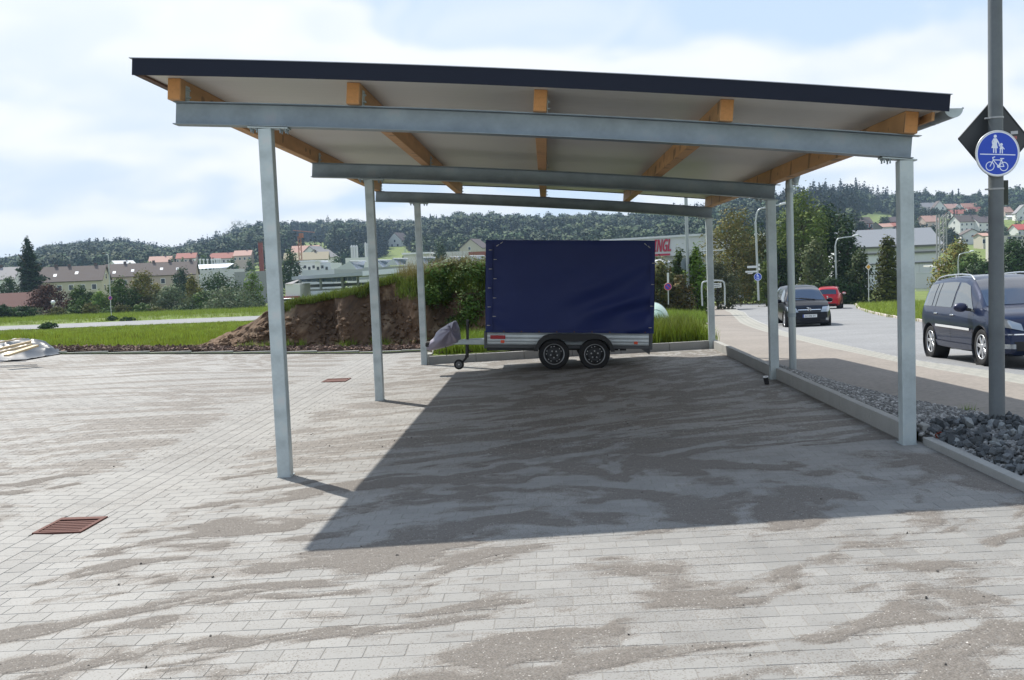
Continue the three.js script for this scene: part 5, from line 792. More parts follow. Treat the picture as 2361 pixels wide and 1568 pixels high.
{
  const t = thing('rock_pile', 'dark broken rocks piled behind the low kerb at the right edge', 'rocks'), r = rng(66), vars = [0, 1, 2, 3, 4, 5].map(k => { const g = mergeVertices(new THREE.IcosahedronGeometry(1, k % 3 ? 1 : 0).deleteAttribute('uv').deleteAttribute('normal')), p = g.attributes.position, q = rng(k + 5); for (let i = 0; i < p.count; i++) { const s = .5 + .75 * q(); p.setXYZ(i, p.getX(i) * s * 1.15, p.getY(i) * s * .8, p.getZ(i) * s); } const h = g.toNonIndexed(); h.computeVertexNormals(); return uvBox(h, .7); });
  const mats = [[.085, .088, .092], [.13, .132, .138], [.06, .063, .068], [.26, .26, .26], [.10, .10, .105]].map(c => std(c, .8, 0, { map: spangle }));
  for (let i = 0; i < 298; i++) { const z = lerp(-9.15, -6.4, r()), x = lerp(3.41, pl([[-9.2, 4.12], [-7, 4.5]], z), r()), s = .026 + .045 * r() * r() + .012 * r(); const o = mesh('rock', vars[i % 6], mats[i % 5], t); o.position.set(x, gravelY(x, z) + .005 + .05 * r(), z); o.scale.setScalar(s); o.rotation.set(r() * 6, r() * 6, r() * 6); }
  const L = at(2165, 1008, 8.75), lf = solo('autumn_leaf', leaves(3, [[0, 0, 0, .035, .012, .03]], 5, .06, { thin: .8, hue: .1 }), leafMat(.30, .055, .02), 'orange red leaf lying on the dark rocks', 'leaf'); lf.position.copy(L).setY(L.y + .02);
  const B = at(2131, 994, 9.06); solo('concrete_block', uvBox(rb(.075, .17, .12, .01, 0, 0, 0)).translate(B.x, B.y - .02, B.z), M.concrete, 'small pale concrete block beside the foot of the front right post', 'concrete block');
  const p = at(2240, 962, 9.9), pt = thing('grass_tuft', 'green grass tuft growing at the pavement edge beside the sign pole', 'plant', [p.x, p.y - .03, p.z]); mesh('blades', tuftGeo(17, 46, .17, .012, .16), weedMat, pt); mesh('leaves', leaves(18, [[0, .05, 0, .11, .06, .09]], 90, .05, { thin: .3 }), G.mid, pt);
  const q = at(1767, 882, 13.55), k = thing('pipe_stub', 'short black pipe end with a white rim at the foot of the mid right post', 'pipe', [q.x, Yd(q.x), q.z]); mesh('pipe', cy(.035, .03, .1, 0, .05, 0, .12, 0, .18, 18), M.black, k); mesh('rim', new THREE.TorusGeometry(.031, .007, 8, 24).rotateX(Math.PI / 2 + .12).rotateZ(.18).translate(-.009, .104, .006), M.white, k);
}
// boards and plastic sheet at the far left
{
  const b = V(-9.95, Yd(-9.95), -19.2), t = thing('plastic_sheet', 'crumpled grey plastic sheet weighed down under boards at the left edge', 'plastic sheet', [b.x, b.y, b.z]);
  const pm = new THREE.MeshPhysicalMaterial({ color: lin(.032, .042, .058), roughness: .42, side: THREE.DoubleSide, clearcoat: .05, clearcoatRoughness: .2 });
  const yp = (x, y) => { let d = 10; for (let i = 0; i < 40; i++) { const p = at(x, y, d); d += (p.y - Yd(p.x)) * 8; } return at(x, y, d); };
  const F = [[-220, 866], [-100, 848], [0, 835.5], [62, 831], [100, 824], [150, 815.5]].map(q => yp(...q)), K = [[-240, 812], [-100, 811], [0, 808], [62, 808], [110, 809], [156, 811]].map(q => yp(...q)), HT = [[0, .26], [.55, .24], [.75, .20], [.88, .12], [1, .03]];
  const cF = resample(F, 90), cK = resample(K, 90);
  mesh('sheet', sheet(90, 46, (u, v) => { const p = cF[Math.round(u * 90)].clone().lerp(cK[Math.round(u * 90)], v), w = fbm(p.x * 1.7 + p.z * 1.3, p.z * 2.1, 4), fold = Math.pow(1 - Math.abs(2 * vn(p.x * 2.6 - p.z * 1.2 + w, p.z * 1.1 + p.x) - 1), 3), e = smooth(0, .42, v) * smooth(1, .75, v); return [p.x - b.x, Yd(p.x) + .012 + pl(HT, u) * e * (.7 + .5 * w) + .10 * fold * (.25 + e) * smooth(1.02, .8, u) - b.y, p.z - b.z + .25 * (w - .5) * v]; }), pm, t);
  const wd = std([.60, .44, .26], .7, 0, { map: spangle });
  const plank = (label, x0, y0, d0, x1, y1, d1, w, h) => { const A = at(x0, y0, d0), B = at(x1, y1, d1), D = B.clone().sub(A), o = solo('timber_board', uvBox(rb(D.length(), h, w, .004, 0, 0, 0), 1), wd, label, 'board', 'boards on the plastic sheet'); o.position.copy(A.clone().add(B).multiplyScalar(.5)); o.rotation.set(0, Math.atan2(-D.z, D.x), Math.atan2(D.y, Math.hypot(D.x, D.z)), 'YXZ'); return o; };
  plank('long pale board lying highest at the back of the plastic sheet', -160, 818, 20.6, 47, 781, 21.2, .12, .03);
  plank('wide pale board at the rear of the three on the sheet', -120, 832, 19.6, 72, 788, 20.4, .16, .05);
  plank('middle pale board of the three on the sheet', -110, 840, 19.4, 75, 794.5, 20.1, .10, .045);
  plank('front pale board of the three nearest on the sheet', 14, 820, 19.3, 84, 797, 19.9, .16, .04);
}
// translucent garden dome behind the trailer
{
  const d = 27, c = at(1506, 742, d), r = 36 * d / FOC, o = thing('garden_dome', 'pale green translucent plastic garden dome half hidden by the trailer', 'garden dome', [c.x, c.y - .05, c.z]);
  const dm = new THREE.MeshPhysicalMaterial({ color: lin(.50, .66, .58), roughness: .35, side: THREE.DoubleSide, transmission: .35, thickness: 0 });
  mesh('cover', new THREE.SphereGeometry(1, 28, 14, 0, 6.283, 0, Math.PI / 2).scale(r, r * 1.35, r * 2.2), dm, o);
  for (const z of [-.6, .1, .7]) { const k = Math.sqrt(1 - z * z), p = []; for (let i = 0; i <= 16; i++) { const a = Math.PI * i / 16; p.push(V(Math.cos(a) * r * k * 1.01, Math.sin(a) * r * 1.36 * k, z * r * 2.2)); } mesh('rib', tube(p, .014, 30, 6), std([.65, .72, .68], .4), o); }
}
// ---------------------------------------------------------------- buildings
const roofs = { brown: std([.098, .078, .07], .9), red: std([.30, .105, .075], .85), pink: std([.40, .24, .19], .85), grey: std([.20, .195, .20], .8), dark: std([.09, .07, .07], .8) };
const walls = { cream: std([.46, .43, .32], .9), white: std([.66, .66, .65], .85), pink: std([.52, .42, .36], .9), grey: std([.42, .43, .44], .85), brick: std([.22, .06, .05], .9) };
const H_LIST = [];
// a gabled house; ridge along its local x; c = middle of the eaves line in the survey grid
function house(label, px, yEave, d, L, W, rh, yaw, wm, rm, o = {}) {
  if (o.base) { const q = -onT(px, o.base).z, k = q / d; d = q; L *= k; W *= k; rh *= k; o.ww = (o.ww ?? 1.1) * k; o.hh = (o.hh ?? 1.3) * k; for (const w of ['front', 'left', 'right']) if (o[w]) o[w] = o[w].map(([a, b]) => [a, b * k]); }
  const c = at(px, yEave, d), g = T(c.x, c.z), eh = c.y - (g - .5); H_LIST.push([px, d, (Math.abs(Math.cos(yaw)) * L + Math.abs(Math.sin(yaw)) * W) / d * FOC / 2]);
  const t = thing(o.name ?? 'house', label, 'house', [c.x, g - .5, c.z], yaw, o.group ?? 'houses of the town');
  const gable = [[-W / 2, 0], [W / 2, 0], [W / 2, eh], [0, eh + rh], [-W / 2, eh]];
  mesh('wall', ex(gable, L).rotateY(Math.PI / 2).translate(-L / 2, 0, 0), wm, t);
  const ov = .35, sl = Math.hypot(W / 2 + ov, rh * (W / 2 + ov) / (W / 2)), a = Math.atan2(rh, W / 2), rf = new THREE.Group(); 
  const roof = mesh('roof', mg([-1, 1].map(s => put(new THREE.BoxGeometry(L + .7, .18, sl), 0, 0, 0, s * a).translate(0, eh + rh / 2 + .13 - ov * .5 * rh / W, s * (W / 4 + ov / 2)))), rm, t);
  for (const q of o.chimneys ?? [.2]) mesh('chimney', bx(.6, 1.2, .6, q * L, eh + rh + .2, 0), o.chM ?? roofs.dark, roof);
  for (const [fx, fy] of o.skylights ?? []) for (const s of [1]) mesh('skylight', put(new THREE.BoxGeometry(.7, .08, 1.0), 0, 0, 0, s * a).translate(fx * L, eh + rh * (1 - fy) + .26, s * W / 2 * fy), std([.7, .72, .74], .2), roof);
  const pane = (x, y, z, w, h, ry) => { const f = mesh('window', bx(w, h, .08, 0, 0, 0).rotateY(ry).translate(x, y, z), o.winFrame ?? M.white, t); mesh('pane', bx(w - .2, h - .2, .04, 0, 0, .045).rotateY(ry).translate(x, y, z), M.pane, f); };
  const ww = o.ww ?? 1.1, hh = o.hh ?? 1.3;
  for (const [x, y] of o.front ?? []) pane(x * L, eh - y, W / 2 + .02, ww, hh, 0);
  for (const [z, y] of o.left ?? []) pane(-L / 2 - .02, eh - y, z * W, ww, hh, -Math.PI / 2);
  for (const [z, y] of o.right ?? []) pane(L / 2 + .02, eh - y, z * W, ww, hh, Math.PI / 2);
  return t;
}
const row = (n, ys, m = .42) => ys.flatMap(y => Array.from({ length: n }, (_, i) => [lerp(-m, m, n == 1 ? .5 : i / (n - 1)), y]));
// apartment blocks at left
house('long cream apartment block with grey brown roof behind the spruce', 136, 650, 225, 20.5, 9, 3.2, .20, walls.cream, roofs.brown, { name: 'apartment_block', chimneys: [-.32, -.02, .12, .40], front: row(8, [1.4, 4.2]), right: [[0, -.9], [.2, 1.6], [-.2, 1.6]], skylights: [[-.35, .6], [-.2, .55], [.0, .62], [.22, .5]] });
house('second apartment block with grey brown roof right of the first', 352, 636, 245, 21, 9, 3.0, .24, std([.40, .33, .28], .9), roofs.brown, { name: 'apartment_block', chimneys: [-.3, .02, .2, .44], front: row(7, [1.4, 4.2]), right: [[0, 1]], skylights: [[-.4, .7], [-.2, .6], [.12, .55], [.3, .6]] });
house('low bungalow with red brown hipped roof at the lower left', 30, 708, 128, 7, 6.5, 1.6, .5, walls.cream, std([.085, .032, .026], .9), { chimneys: [] });
house('far left house with grey roof behind the dark tree', -6, 646, 215, 9, 8, 2.5, .2, walls.white, roofs.grey, { chimneys: [.1] });
const HL = (l, ...a) => house(l, ...a);
HL('small white roofed house above the first apartment ridge', 283, 615, 420, 9, 8, 2.4, .9, walls.white, std([.6, .6, .6], .6), { chimneys: [.2] });
HL('white house with pinkish roof just right of the small white one', 372, 605, 430, 9, 8, 2.4, .2, walls.white, roofs.pink, { front: row(4, [1.3]) });
HL('low white house between the trees at the valley floor', 400, 610, 380, 10, 8, 2.2, .1, walls.pink, roofs.pink, { base: 522, front: row(4, [1.3]) });
HL('pale pink house left of the row of silver stacks', 432, 596, 480, 9, 8, 2.4, .15, walls.pink, roofs.red, { front: row(5, [1.3]) });
HL('long pale house with red roof behind the silver stacks', 515, 596, 500, 12, 8, 2.6, .1, walls.white, roofs.red, { front: row(6, [1.4]) });
HL('pale house at the right end above the silver stacks', 562, 590, 480, 8, 8, 2.4, .1, walls.pink, roofs.pink, { front: row(4, [1.4]) });
HL('white gabled house high in the woods left of the third post', 920, 556, 520, 9, 8.5, 4.2, 1.2, walls.white, roofs.dark, { base: 567, left: [[0, 0], [-.2, 2.2], [.2, 2.2]], chimneys: [] });
HL('light house with tall gable and dark arched barn beside the trailer', 1095, 573, 400, 9, 9.5, 3.6, 1.25, std([.44, .40, .33], .9), roofs.dark, { left: [[-.05, 0], [.2, 2]], chimneys: [] });
HL('pale orange roofed house behind the crane', 706, 584, 420, 11, 9, 3, .1, walls.white, roofs.pink, { front: row(4, [1.3]) });
HL('white gabled house right of the crane', 727, 585, 400, 9, 7, 2.8, 1.3, walls.white, roofs.grey, { left: [[0, 1]], chimneys: [] });
HL('second white gabled house right of the crane', 742, 594, 360, 9, 8, 2.8, 1.25, walls.white, roofs.grey, { left: [[0, 1], [.2, 3]], chimneys: [] });
HL('low house with dull olive roof under the crane', 708, 600, 330, 14, 9, 2.4, .15, walls.white, std([.25, .22, .15], .9), { front: row(5, [1.3]) });
// houses on the hillside at right
HL('grey roofed house at the left of the upper hillside row', 2137, 480, 690, 11, 9, 3.4, .25, walls.white, roofs.grey, { base: 495, front: row(3, [1.5]) });
HL('white house with big triangular gable in the upper hillside row', 2163, 484, 670, 9, 9.2, 5.6, 1.45, walls.white, roofs.brown, { base: 497, left: [[-.2, -.9], [.2, -.9], [-.3, 1.2], [-.1, 1.2], [.1, 1.2], [.3, 1.2]], chimneys: [] });
HL('pink roofed house with small gable right of the triangular one', 2190, 482, 680, 10, 8, 3.2, .3, walls.white, roofs.pink, { base: 496, front: row(3, [1.5]) });
HL('small white gabled house in the upper hillside row', 2207, 484, 672, 8, 7, 3.4, 1.4, walls.white, roofs.grey, { base: 496, left: [[0, .4]], chimneys: [] });
HL('orange roofed house with chimney in the upper hillside row', 2232, 482, 675, 11, 8, 3.6, .25, walls.white, std([.38, .19, .13], .85), { base: 496, front: row(4, [1.4]) });
HL('red roofed low house in front of the upper hillside row', 2206, 494, 640, 11, 7, 2.6, .25, walls.white, roofs.red, { base: 504, front: row(4, [1.4]) });
HL('house with dark red roof in front of the orange roofed one', 2244, 490, 640, 10, 7, 3.2, .25, walls.white, roofs.red, { base: 500, front: row(3, [1.4]) });
HL('pale house with pink roof above the end of the white hall', 2140, 512, 560, 9, 8, 3.2, .3, walls.pink, roofs.pink, { base: 527, front: row(3, [1.6]) });
HL('large white house with brown roof right of the lattice mast', 2226, 512, 540, 14, 9, 3.4, .3, walls.white, roofs.brown, { base: 540, front: row(5, [1.4, 4]), left: [[0, 0], [0, 3]] });
HL('brown roofed house joined to the large white one', 2262, 514, 545, 10, 9, 3.0, .3, walls.white, roofs.dark, { base: 540, front: row(3, [1.4, 3.8]) });
HL('white gable house low in front of the large white one', 2236, 542, 460, 10, 9.2, 2.4, 1.4, walls.white, roofs.brown, { base: 562, left: [[0, .6], [-.25, 2.5], [.25, 2.5]], chimneys: [] });
HL('pale flat fronted house just left of the sign pole', 2270, 545, 450, 6, 7, 1.2, .2, std([.50, .46, .38], .9), roofs.pink, { base: 574, front: row(2, [2.2]), ww: 1.8, hh: 2 });
HL('brick red house with white balconies above the hall roof', 1986, 516, 520, 8.2, 8, 3.0, .2, walls.brick, roofs.brown, { base: 531, front: row(4, [1.5]), ww: 1.3, hh: 2, chimneys: [] });
HL('small dark gabled house right of the brick red one', 2018, 526, 500, 8, 6, 2.6, 1.3, std([.20, .2, .17], .9), roofs.dark, { base: 531, chimneys: [] });
HL('low pink roofed house behind the middle of the hall roof', 2038, 524, 510, 6, 6, 1.6, .2, walls.white, roofs.pink, { base: 531, chimneys: [] });
HL('small red and white house left of the front right post', 2055, 522, 505, 4, 5, 1.4, .2, walls.brick, roofs.red, { base: 529, chimneys: [], front: [[0, 1]] });
HL('dark purple roofed house farther left of the front right post', 2060, 512, 560, 8, 7, 2.6, .2, walls.brick, roofs.dark, { base: 521, chimneys: [] });
HL('pink walled house right of the sign pole on the hillside', 2318, 490, 640, 6, 7, 3.2, .3, walls.pink, roofs.pink, { base: 501, front: row(2, [1.6]) });
HL('white gabled house cut by the right picture edge', 2357, 492, 560, 10, 8, 4.4, 1.35, walls.white, roofs.grey, { base: 507, left: [[0, 0], [-.2, 2.4], [.2, 2.4]], chimneys: [] });
HL('white house with red roof at the right picture edge', 2355, 530, 480, 9, 7, 2.4, .25, walls.white, std([.42, .08, .07], .8), { base: 543, front: row(2, [1.5]) });
HL('small white shed on the hillside right of the sign pole', 2327, 501, 610, 5, 4, .8, .2, walls.white, std([.6, .6, .6], .7), { base: 505, chimneys: [] });
HL('white house between the trees over the sign hall', 1685, 514, 600, 7, 6, 2, .2, walls.white, std([.55, .55, .55], .7), { chimneys: [] });
HL('small pale gable among the trees by the mid right post', 1732, 516, 620, 5, 5, 2.2, 1.4, walls.pink, roofs.grey, { base: 523, chimneys: [] });
// block builder for halls: survey-grid corners at one distance
function boxAt(name, m, par, x0, x1, yTop, d, depth, yBot) { const a = at(x0, yTop, d), b = at(x1, yTop, d), g = yBot == null ? T((a.x + b.x) / 2, a.z) - .6 : at((x0 + x1) / 2, yBot, d).y, top = (a.y + b.y) / 2; const o = mesh(name, bx(b.x - a.x, top - g, depth, 0, 0, 0), m, par); o.geometry.translate((a.x + b.x) / 2, (top + g) / 2, a.z - depth / 2); return o; }
const hall = (label, cat, name = 'factory_hall') => thing(name, label, cat);
{ // the white hall at the right
  const t = hall('big pale grey hall with high hipped roof behind the thuja', 'hall', 'industrial_hall'), d = 150, wm = std([.60, .62, .64], .7), P = (x, y, q) => at(x, y, q ?? d);
  const A = P(1950, 571.5), B = P(2167, 565.5), yE = (A.y + B.y) / 2, g = T(B.x, B.z) - .6, L = B.x - A.x;
  mesh('wall', bx(L, yE - g, 30, (A.x + B.x) / 2, (yE + g) / 2, A.z - 15), wm, t);
  const y2 = P(2100, 526, d + 9).y, rx = P(2146, 526, d + 9).x, q = [];
  const quad = (a, b, c, e) => quadGeo([...a, ...b, ...c, ...a, ...c, ...e], null, null);
  mesh('roof', mg([quad([A.x - .4, yE, A.z + .5], [B.x + .5, yE, A.z + .5], [rx, y2, A.z - 9], [A.x - .4, y2, A.z - 9]), quad([B.x + .5, yE, A.z + .5], [B.x + .5, yE, A.z - 30.5], [rx, y2, A.z - 21], [rx, y2, A.z - 9]), quad([A.x - .4, y2, A.z - 9], [rx, y2, A.z - 9], [rx, y2, A.z - 21], [A.x - .4, y2, A.z - 21])]), std([.15, .165, .185], .7, .0), t);
  mesh('eaves', bx(L + .9, .28, .7, (A.x + B.x) / 2, yE - .05, A.z + .3), std([.12, .12, .12], .7), t);
  for (const [y, h] of [[584, .16], [608, .12]]) mesh('ledge', bx(L + .1, h * 1.6, .3, (A.x + B.x) / 2, P(2060, y).y, A.z + .1), std([.14, .14, .14], .7), t);
  for (let i = 0; i < 9; i++) mesh('wall_panel', bx(L / 9 - .06, yE - g - 3, .06, A.x + L * (i + .5) / 9, (yE + g) / 2 - 1.3, A.z + .03), std([.62 - .02 * (i % 2), .64 - .02 * (i % 2), .66 - .02 * (i % 2)], .7), t);
  const f = thing('bar_fence', 'grey upright bar fence in front of the pale hall', 'fence', [0, 0, 0]); for (let i = 0; i < 24; i++) { const p = P(lerp(2112, 2162, i / 23), 668, 128); mesh('bar', bx(.05, 2.4, .05, p.x, T(p.x, p.z) + 1.2, p.z), std([.42, .45, .48], .6, .2), f); } const p0 = P(2112, 668, 128), p1 = P(2162, 668, 128); for (const y of [.3, 2.2]) mesh('rail', bx(p1.x - p0.x, .06, .04, (p0.x + p1.x) / 2, T(p0.x, p0.z) + y, p0.z), std([.42, .45, .48], .6, .2), f);
}
{ // lattice mast
  const d = 145, t = thing('lattice_mast', 'grey steel lattice stair tower at the right end of the pale hall', 'mast'), a = at(2167, 640, d), b = at(2183, 640, d), y0 = T(a.x, a.z) - .3, y1 = at(2175, 494, d).y, m = std([.33, .33, .34], .6, .4), w = (b.x - a.x);
  for (const x of [a.x, b.x]) for (const z of [a.z, a.z - w]) mesh('leg', bx(.16, y1 - y0, .16, x, (y0 + y1) / 2, z), m, t);
  for (let i = 0; i < 11; i++) { const y = lerp(y0, y1, (i + .5) / 11), h = (y1 - y0) / 11; mesh('brace', mg([bar(V(a.x, y - h / 2, a.z), V(b.x, y + h / 2, a.z), .045, 6), bx(w, .09, .09, (a.x + b.x) / 2, y, a.z), bar(V(a.x, y - h / 2, a.z - w), V(b.x, y + h / 2, a.z - w), .045, 6)]), m, t); }
}
{ // hall with red lettering
  const t = hall('long pale hall with slanted red capital letters behind the trailer', 'hall', 'industrial_hall'), d = 128, A = at(1390, 554, d), B = at(1640, 545, d), wm = std([.50, .51, .53], .6), g = T(B.x, B.z) - .6;
  const P0 = at(1390, 556, d), P1 = at(1640, 544, d - 10), D = P1.clone().sub(P0), yaw = Math.atan2(-D.z, D.x), Lh = Math.hypot(D.x, D.z), mid = P0.clone().add(P1).multiplyScalar(.5);
  const wall = (name, m, h0, h1, off) => mesh(name, bx(Lh, h1 - h0, 14, 0, (h0 + h1) / 2, -7 + off).rotateY(yaw).translate(mid.x, 0, mid.z), m, t);
  const top = (P0.y + P1.y) / 2, band = at(1560, 590, d - 6).y; wall('fascia_band', wm, band, top, .5); wall('wall', std([.36, .37, .39], .8), g, band, 0);
  wall('roof_edge', std([.55, .56, .58], .5), top, top + .25, .7);
  const font = await new FontLoader().loadAsync('fonts/droid/droid_sans_bold.typeface.json'), red = std([.36, .012, .045], .5);
  const c0 = at(1514, 581, d - 5), c1 = at(1554, 578, d - 6.2), hgt = at(1535, 559.5, d - 5.5).y - at(1535, 580.5, d - 5.5).y, wid = Math.hypot(c1.x - c0.x, c1.z - c0.z);
  const letters = new THREE.Group(); letters.name = 'red_lettering'; t.add(letters); let x = 0; const gs = [];
  for (const ch of 'INGL') { const g = new TextGeometry(ch, { font, size: 1, depth: .06, curveSegments: 4 }); g.computeBoundingBox(); const w = g.boundingBox.max.x - g.boundingBox.min.x; g.translate(-g.boundingBox.min.x + x, 0, 0); x += w + (ch == 'G' ? .12 : .12); gs.push(g); }
  const full = x - .12 - .22, k = hgt / .74 ;
  for (const g of gs) { const p = g.attributes.position; for (let i = 0; i < p.count; i++) { let X = p.getX(i) / full * wid, Y = p.getY(i) * k; p.setXYZ(i, X + Y * .16, Y, p.getZ(i) * .06 / .06); } g.computeVertexNormals(); mesh('letter', g.rotateY(yaw), red, letters); }
  mesh('underline', bx(wid * 1.04, hgt * .22, .06, wid * .5, -hgt * .34, .03).rotateY(yaw), red, letters);
  const n = V(Math.sin(yaw), 0, Math.cos(yaw)), foot = mid.clone().addScaledVector(D.clone().setY(0).normalize(), c0.clone().sub(mid).dot(D.clone().setY(0).normalize())); letters.position.set(foot.x + n.x * .56, c0.y, foot.z + n.z * .56);
  const dc = at(1520, 602, 118), dome = solo('roof_dome', put(new THREE.SphereGeometry(1, 24, 10, 0, 6.283, 0, Math.PI / 2).scale(1.5, .6, 1.5), dc.x, at(1520, 603, 118).y - .35, dc.z), std([.42, .44, .45], .5), 'pale rounded dome roof just below the red lettering', 'dome'); const dg = T(dc.x, dc.z) - .5, dh = at(1520, 603, 118).y - .35; mesh('drum', cy(1.5, 1.5, dh - dg, dc.x, (dh + dg) / 2, dc.z), std([.42, .43, .44], .8), dome);
}
{ // sawtooth works
  const t = hall('long works hall with sawtooth skylights and wide light canopy roof', 'hall'), d = 150, pale = std([.46, .49, .51], .6), light = std([.60, .63, .68], .35, .1), glassB = std([.09, .14, .20], .15, .2);
  const Pa = at(672, 638, 140), Pb = at(840, 627, 128), Pc = at(1120, 604, 108);
  const slab = (name, P, Q, th, dep, m) => { const D = Q.clone().sub(P), L = Math.hypot(D.x, D.z), yaw = Math.atan2(-D.z, D.x), c = P.clone().add(Q).multiplyScalar(.5); return mesh(name, bx(L, th, dep, 0, 0, -dep / 2).rotateZ(Math.atan2(D.y, L)).rotateY(yaw).translate(c.x, c.y - th / 2, c.z), m, t); };
  slab('canopy_roof', Pa, Pb, .45, 12, std([.30, .33, .36], .5)); slab('canopy_roof', Pb.clone().add(V(-.2, .12, .3)), Pc.clone().add(V(.5, .12, .3)), .62, 16, light);
  const wallRun = (name, x0, x1, y0, y1, dd, m) => { const a = at(x0, y0, dd), b = at(x1, y1, dd), D = b.x - a.x; return mesh(name, bx(D, Math.abs(b.y - a.y), .4, (a.x + b.x) / 2, (a.y + b.y) / 2, a.z), m, t); };
  wallRun('wall', 690, 1120, 664, 640, 142, std([.10, .11, .12], .5)); wallRun('parapet_wall', 691, 1120, 672, 651.5, 141, pale); wallRun('base_wall', 691, 1130, 760, 672, 142, pale);
  for (const x of [690.5, 738, 788, 824, 900, 960, 1020, 1080]) wallRun('column', x, x + 3, 668, 634, 140.4, pale);
  for (let i = 0; i < 4; i++) wallRun('window', 696 + i * 12, 706 + i * 12, 650, 640, 141.3, glassB); for (let i = 0; i < 4; i++) wallRun('window', 744 + i * 11, 753 + i * 11, 650, 638, 141.3, glassB); for (let i = 0; i < 3; i++) wallRun('window', 793 + i * 10, 801 + i * 10, 648, 638, 141.3, glassB);
  // sawtooth skylights: gable end, glazed slope, pale slope
  const tooth = (x0, xp, x1, y0, yp, yb, dd) => { const a = at(x0, yb, dd), p = at(xp, yp, dd), e = at(x1, yb, dd), z2 = a.z - 9, s = new THREE.Group(); s.name = 'sawtooth_skylight'; t.add(s); const q = (A, B, C, E) => quadGeo([...A, ...B, ...C, ...A, ...C, ...E], null, null);
    const p2 = at(x1 + 22, yp, dd + 9), e2 = at(x1 + 6, yb, dd + .2); mesh('gable', quadGeo([...a.toArray(), ...e.toArray(), ...p.toArray()], null, null), pale, s); mesh('roof_slope', q(a.toArray(), p.toArray(), [p2.x, p2.y, z2], [a.x, a.y, z2]), light, s);
    mesh('glazing', q(p.toArray(), e.toArray(), [p2.x - .3, e.y + .2, z2 + 1], [p2.x, p2.y, z2 + 1]), glassB, s); mesh('ridge_cap', bar(p, V(p2.x, p2.y, z2), .12, 6), pale, s); };
  tooth(772, 806, 822, 0, 602.5, 621, 170); tooth(848, 868, 882, 0, 600, 616, 175); tooth(888, 906, 918, 0, 596.5, 612, 172); tooth(950, 968, 982, 0, 594, 610, 172); tooth(1010, 1036, 1048, 0, 592, 608, 170); tooth(1060, 1082, 1094, 0, 590, 606, 170); tooth(1104, 1122, 1134, 0, 588, 604, 170);
  boxAt('roof_deck', std([.36, .38, .40], .6), t, 770, 1140, 612, 185, 10, 640);
  // low annexe at its left end
  const an = thing('annexe', 'low white annexe with grey lean-to roof at the left end of the works hall', 'building'); boxAt('wall', walls.white, an, 657, 691, 655, 135, 6); boxAt('red_band', std([.28, .02, .03], .6), an, 640, 690, 683.5, 134.6, .4, 690); const ra = at(657, 655, 134.8), rc = at(692, 645, 139); mesh('roof', quadGeo([ra.x - .1, ra.y + .02, ra.z, rc.x, ra.y + .02, ra.z, rc.x, rc.y, ra.z - 4, ra.x - .1, ra.y + .02, ra.z, rc.x, rc.y, ra.z - 4, ra.x + .7, rc.y, ra.z - 4], null, null), roofs.grey, an);
  const cv = at(664, 690, 130), van = thing('white_van', 'roof of a white van parked below the red band of the annexe', 'van', [cv.x, T(cv.x, cv.z), cv.z]); const vh = at(664, 687.5, 130).y - T(cv.x, cv.z); mesh('body', rb(1.5, vh * .9, 1.7, .2, 0, vh * .55, 0), M.white, van); mesh('windscreen', bx(1.1, .3, .04, 0, vh * .8, .86), M.pane, van);
}
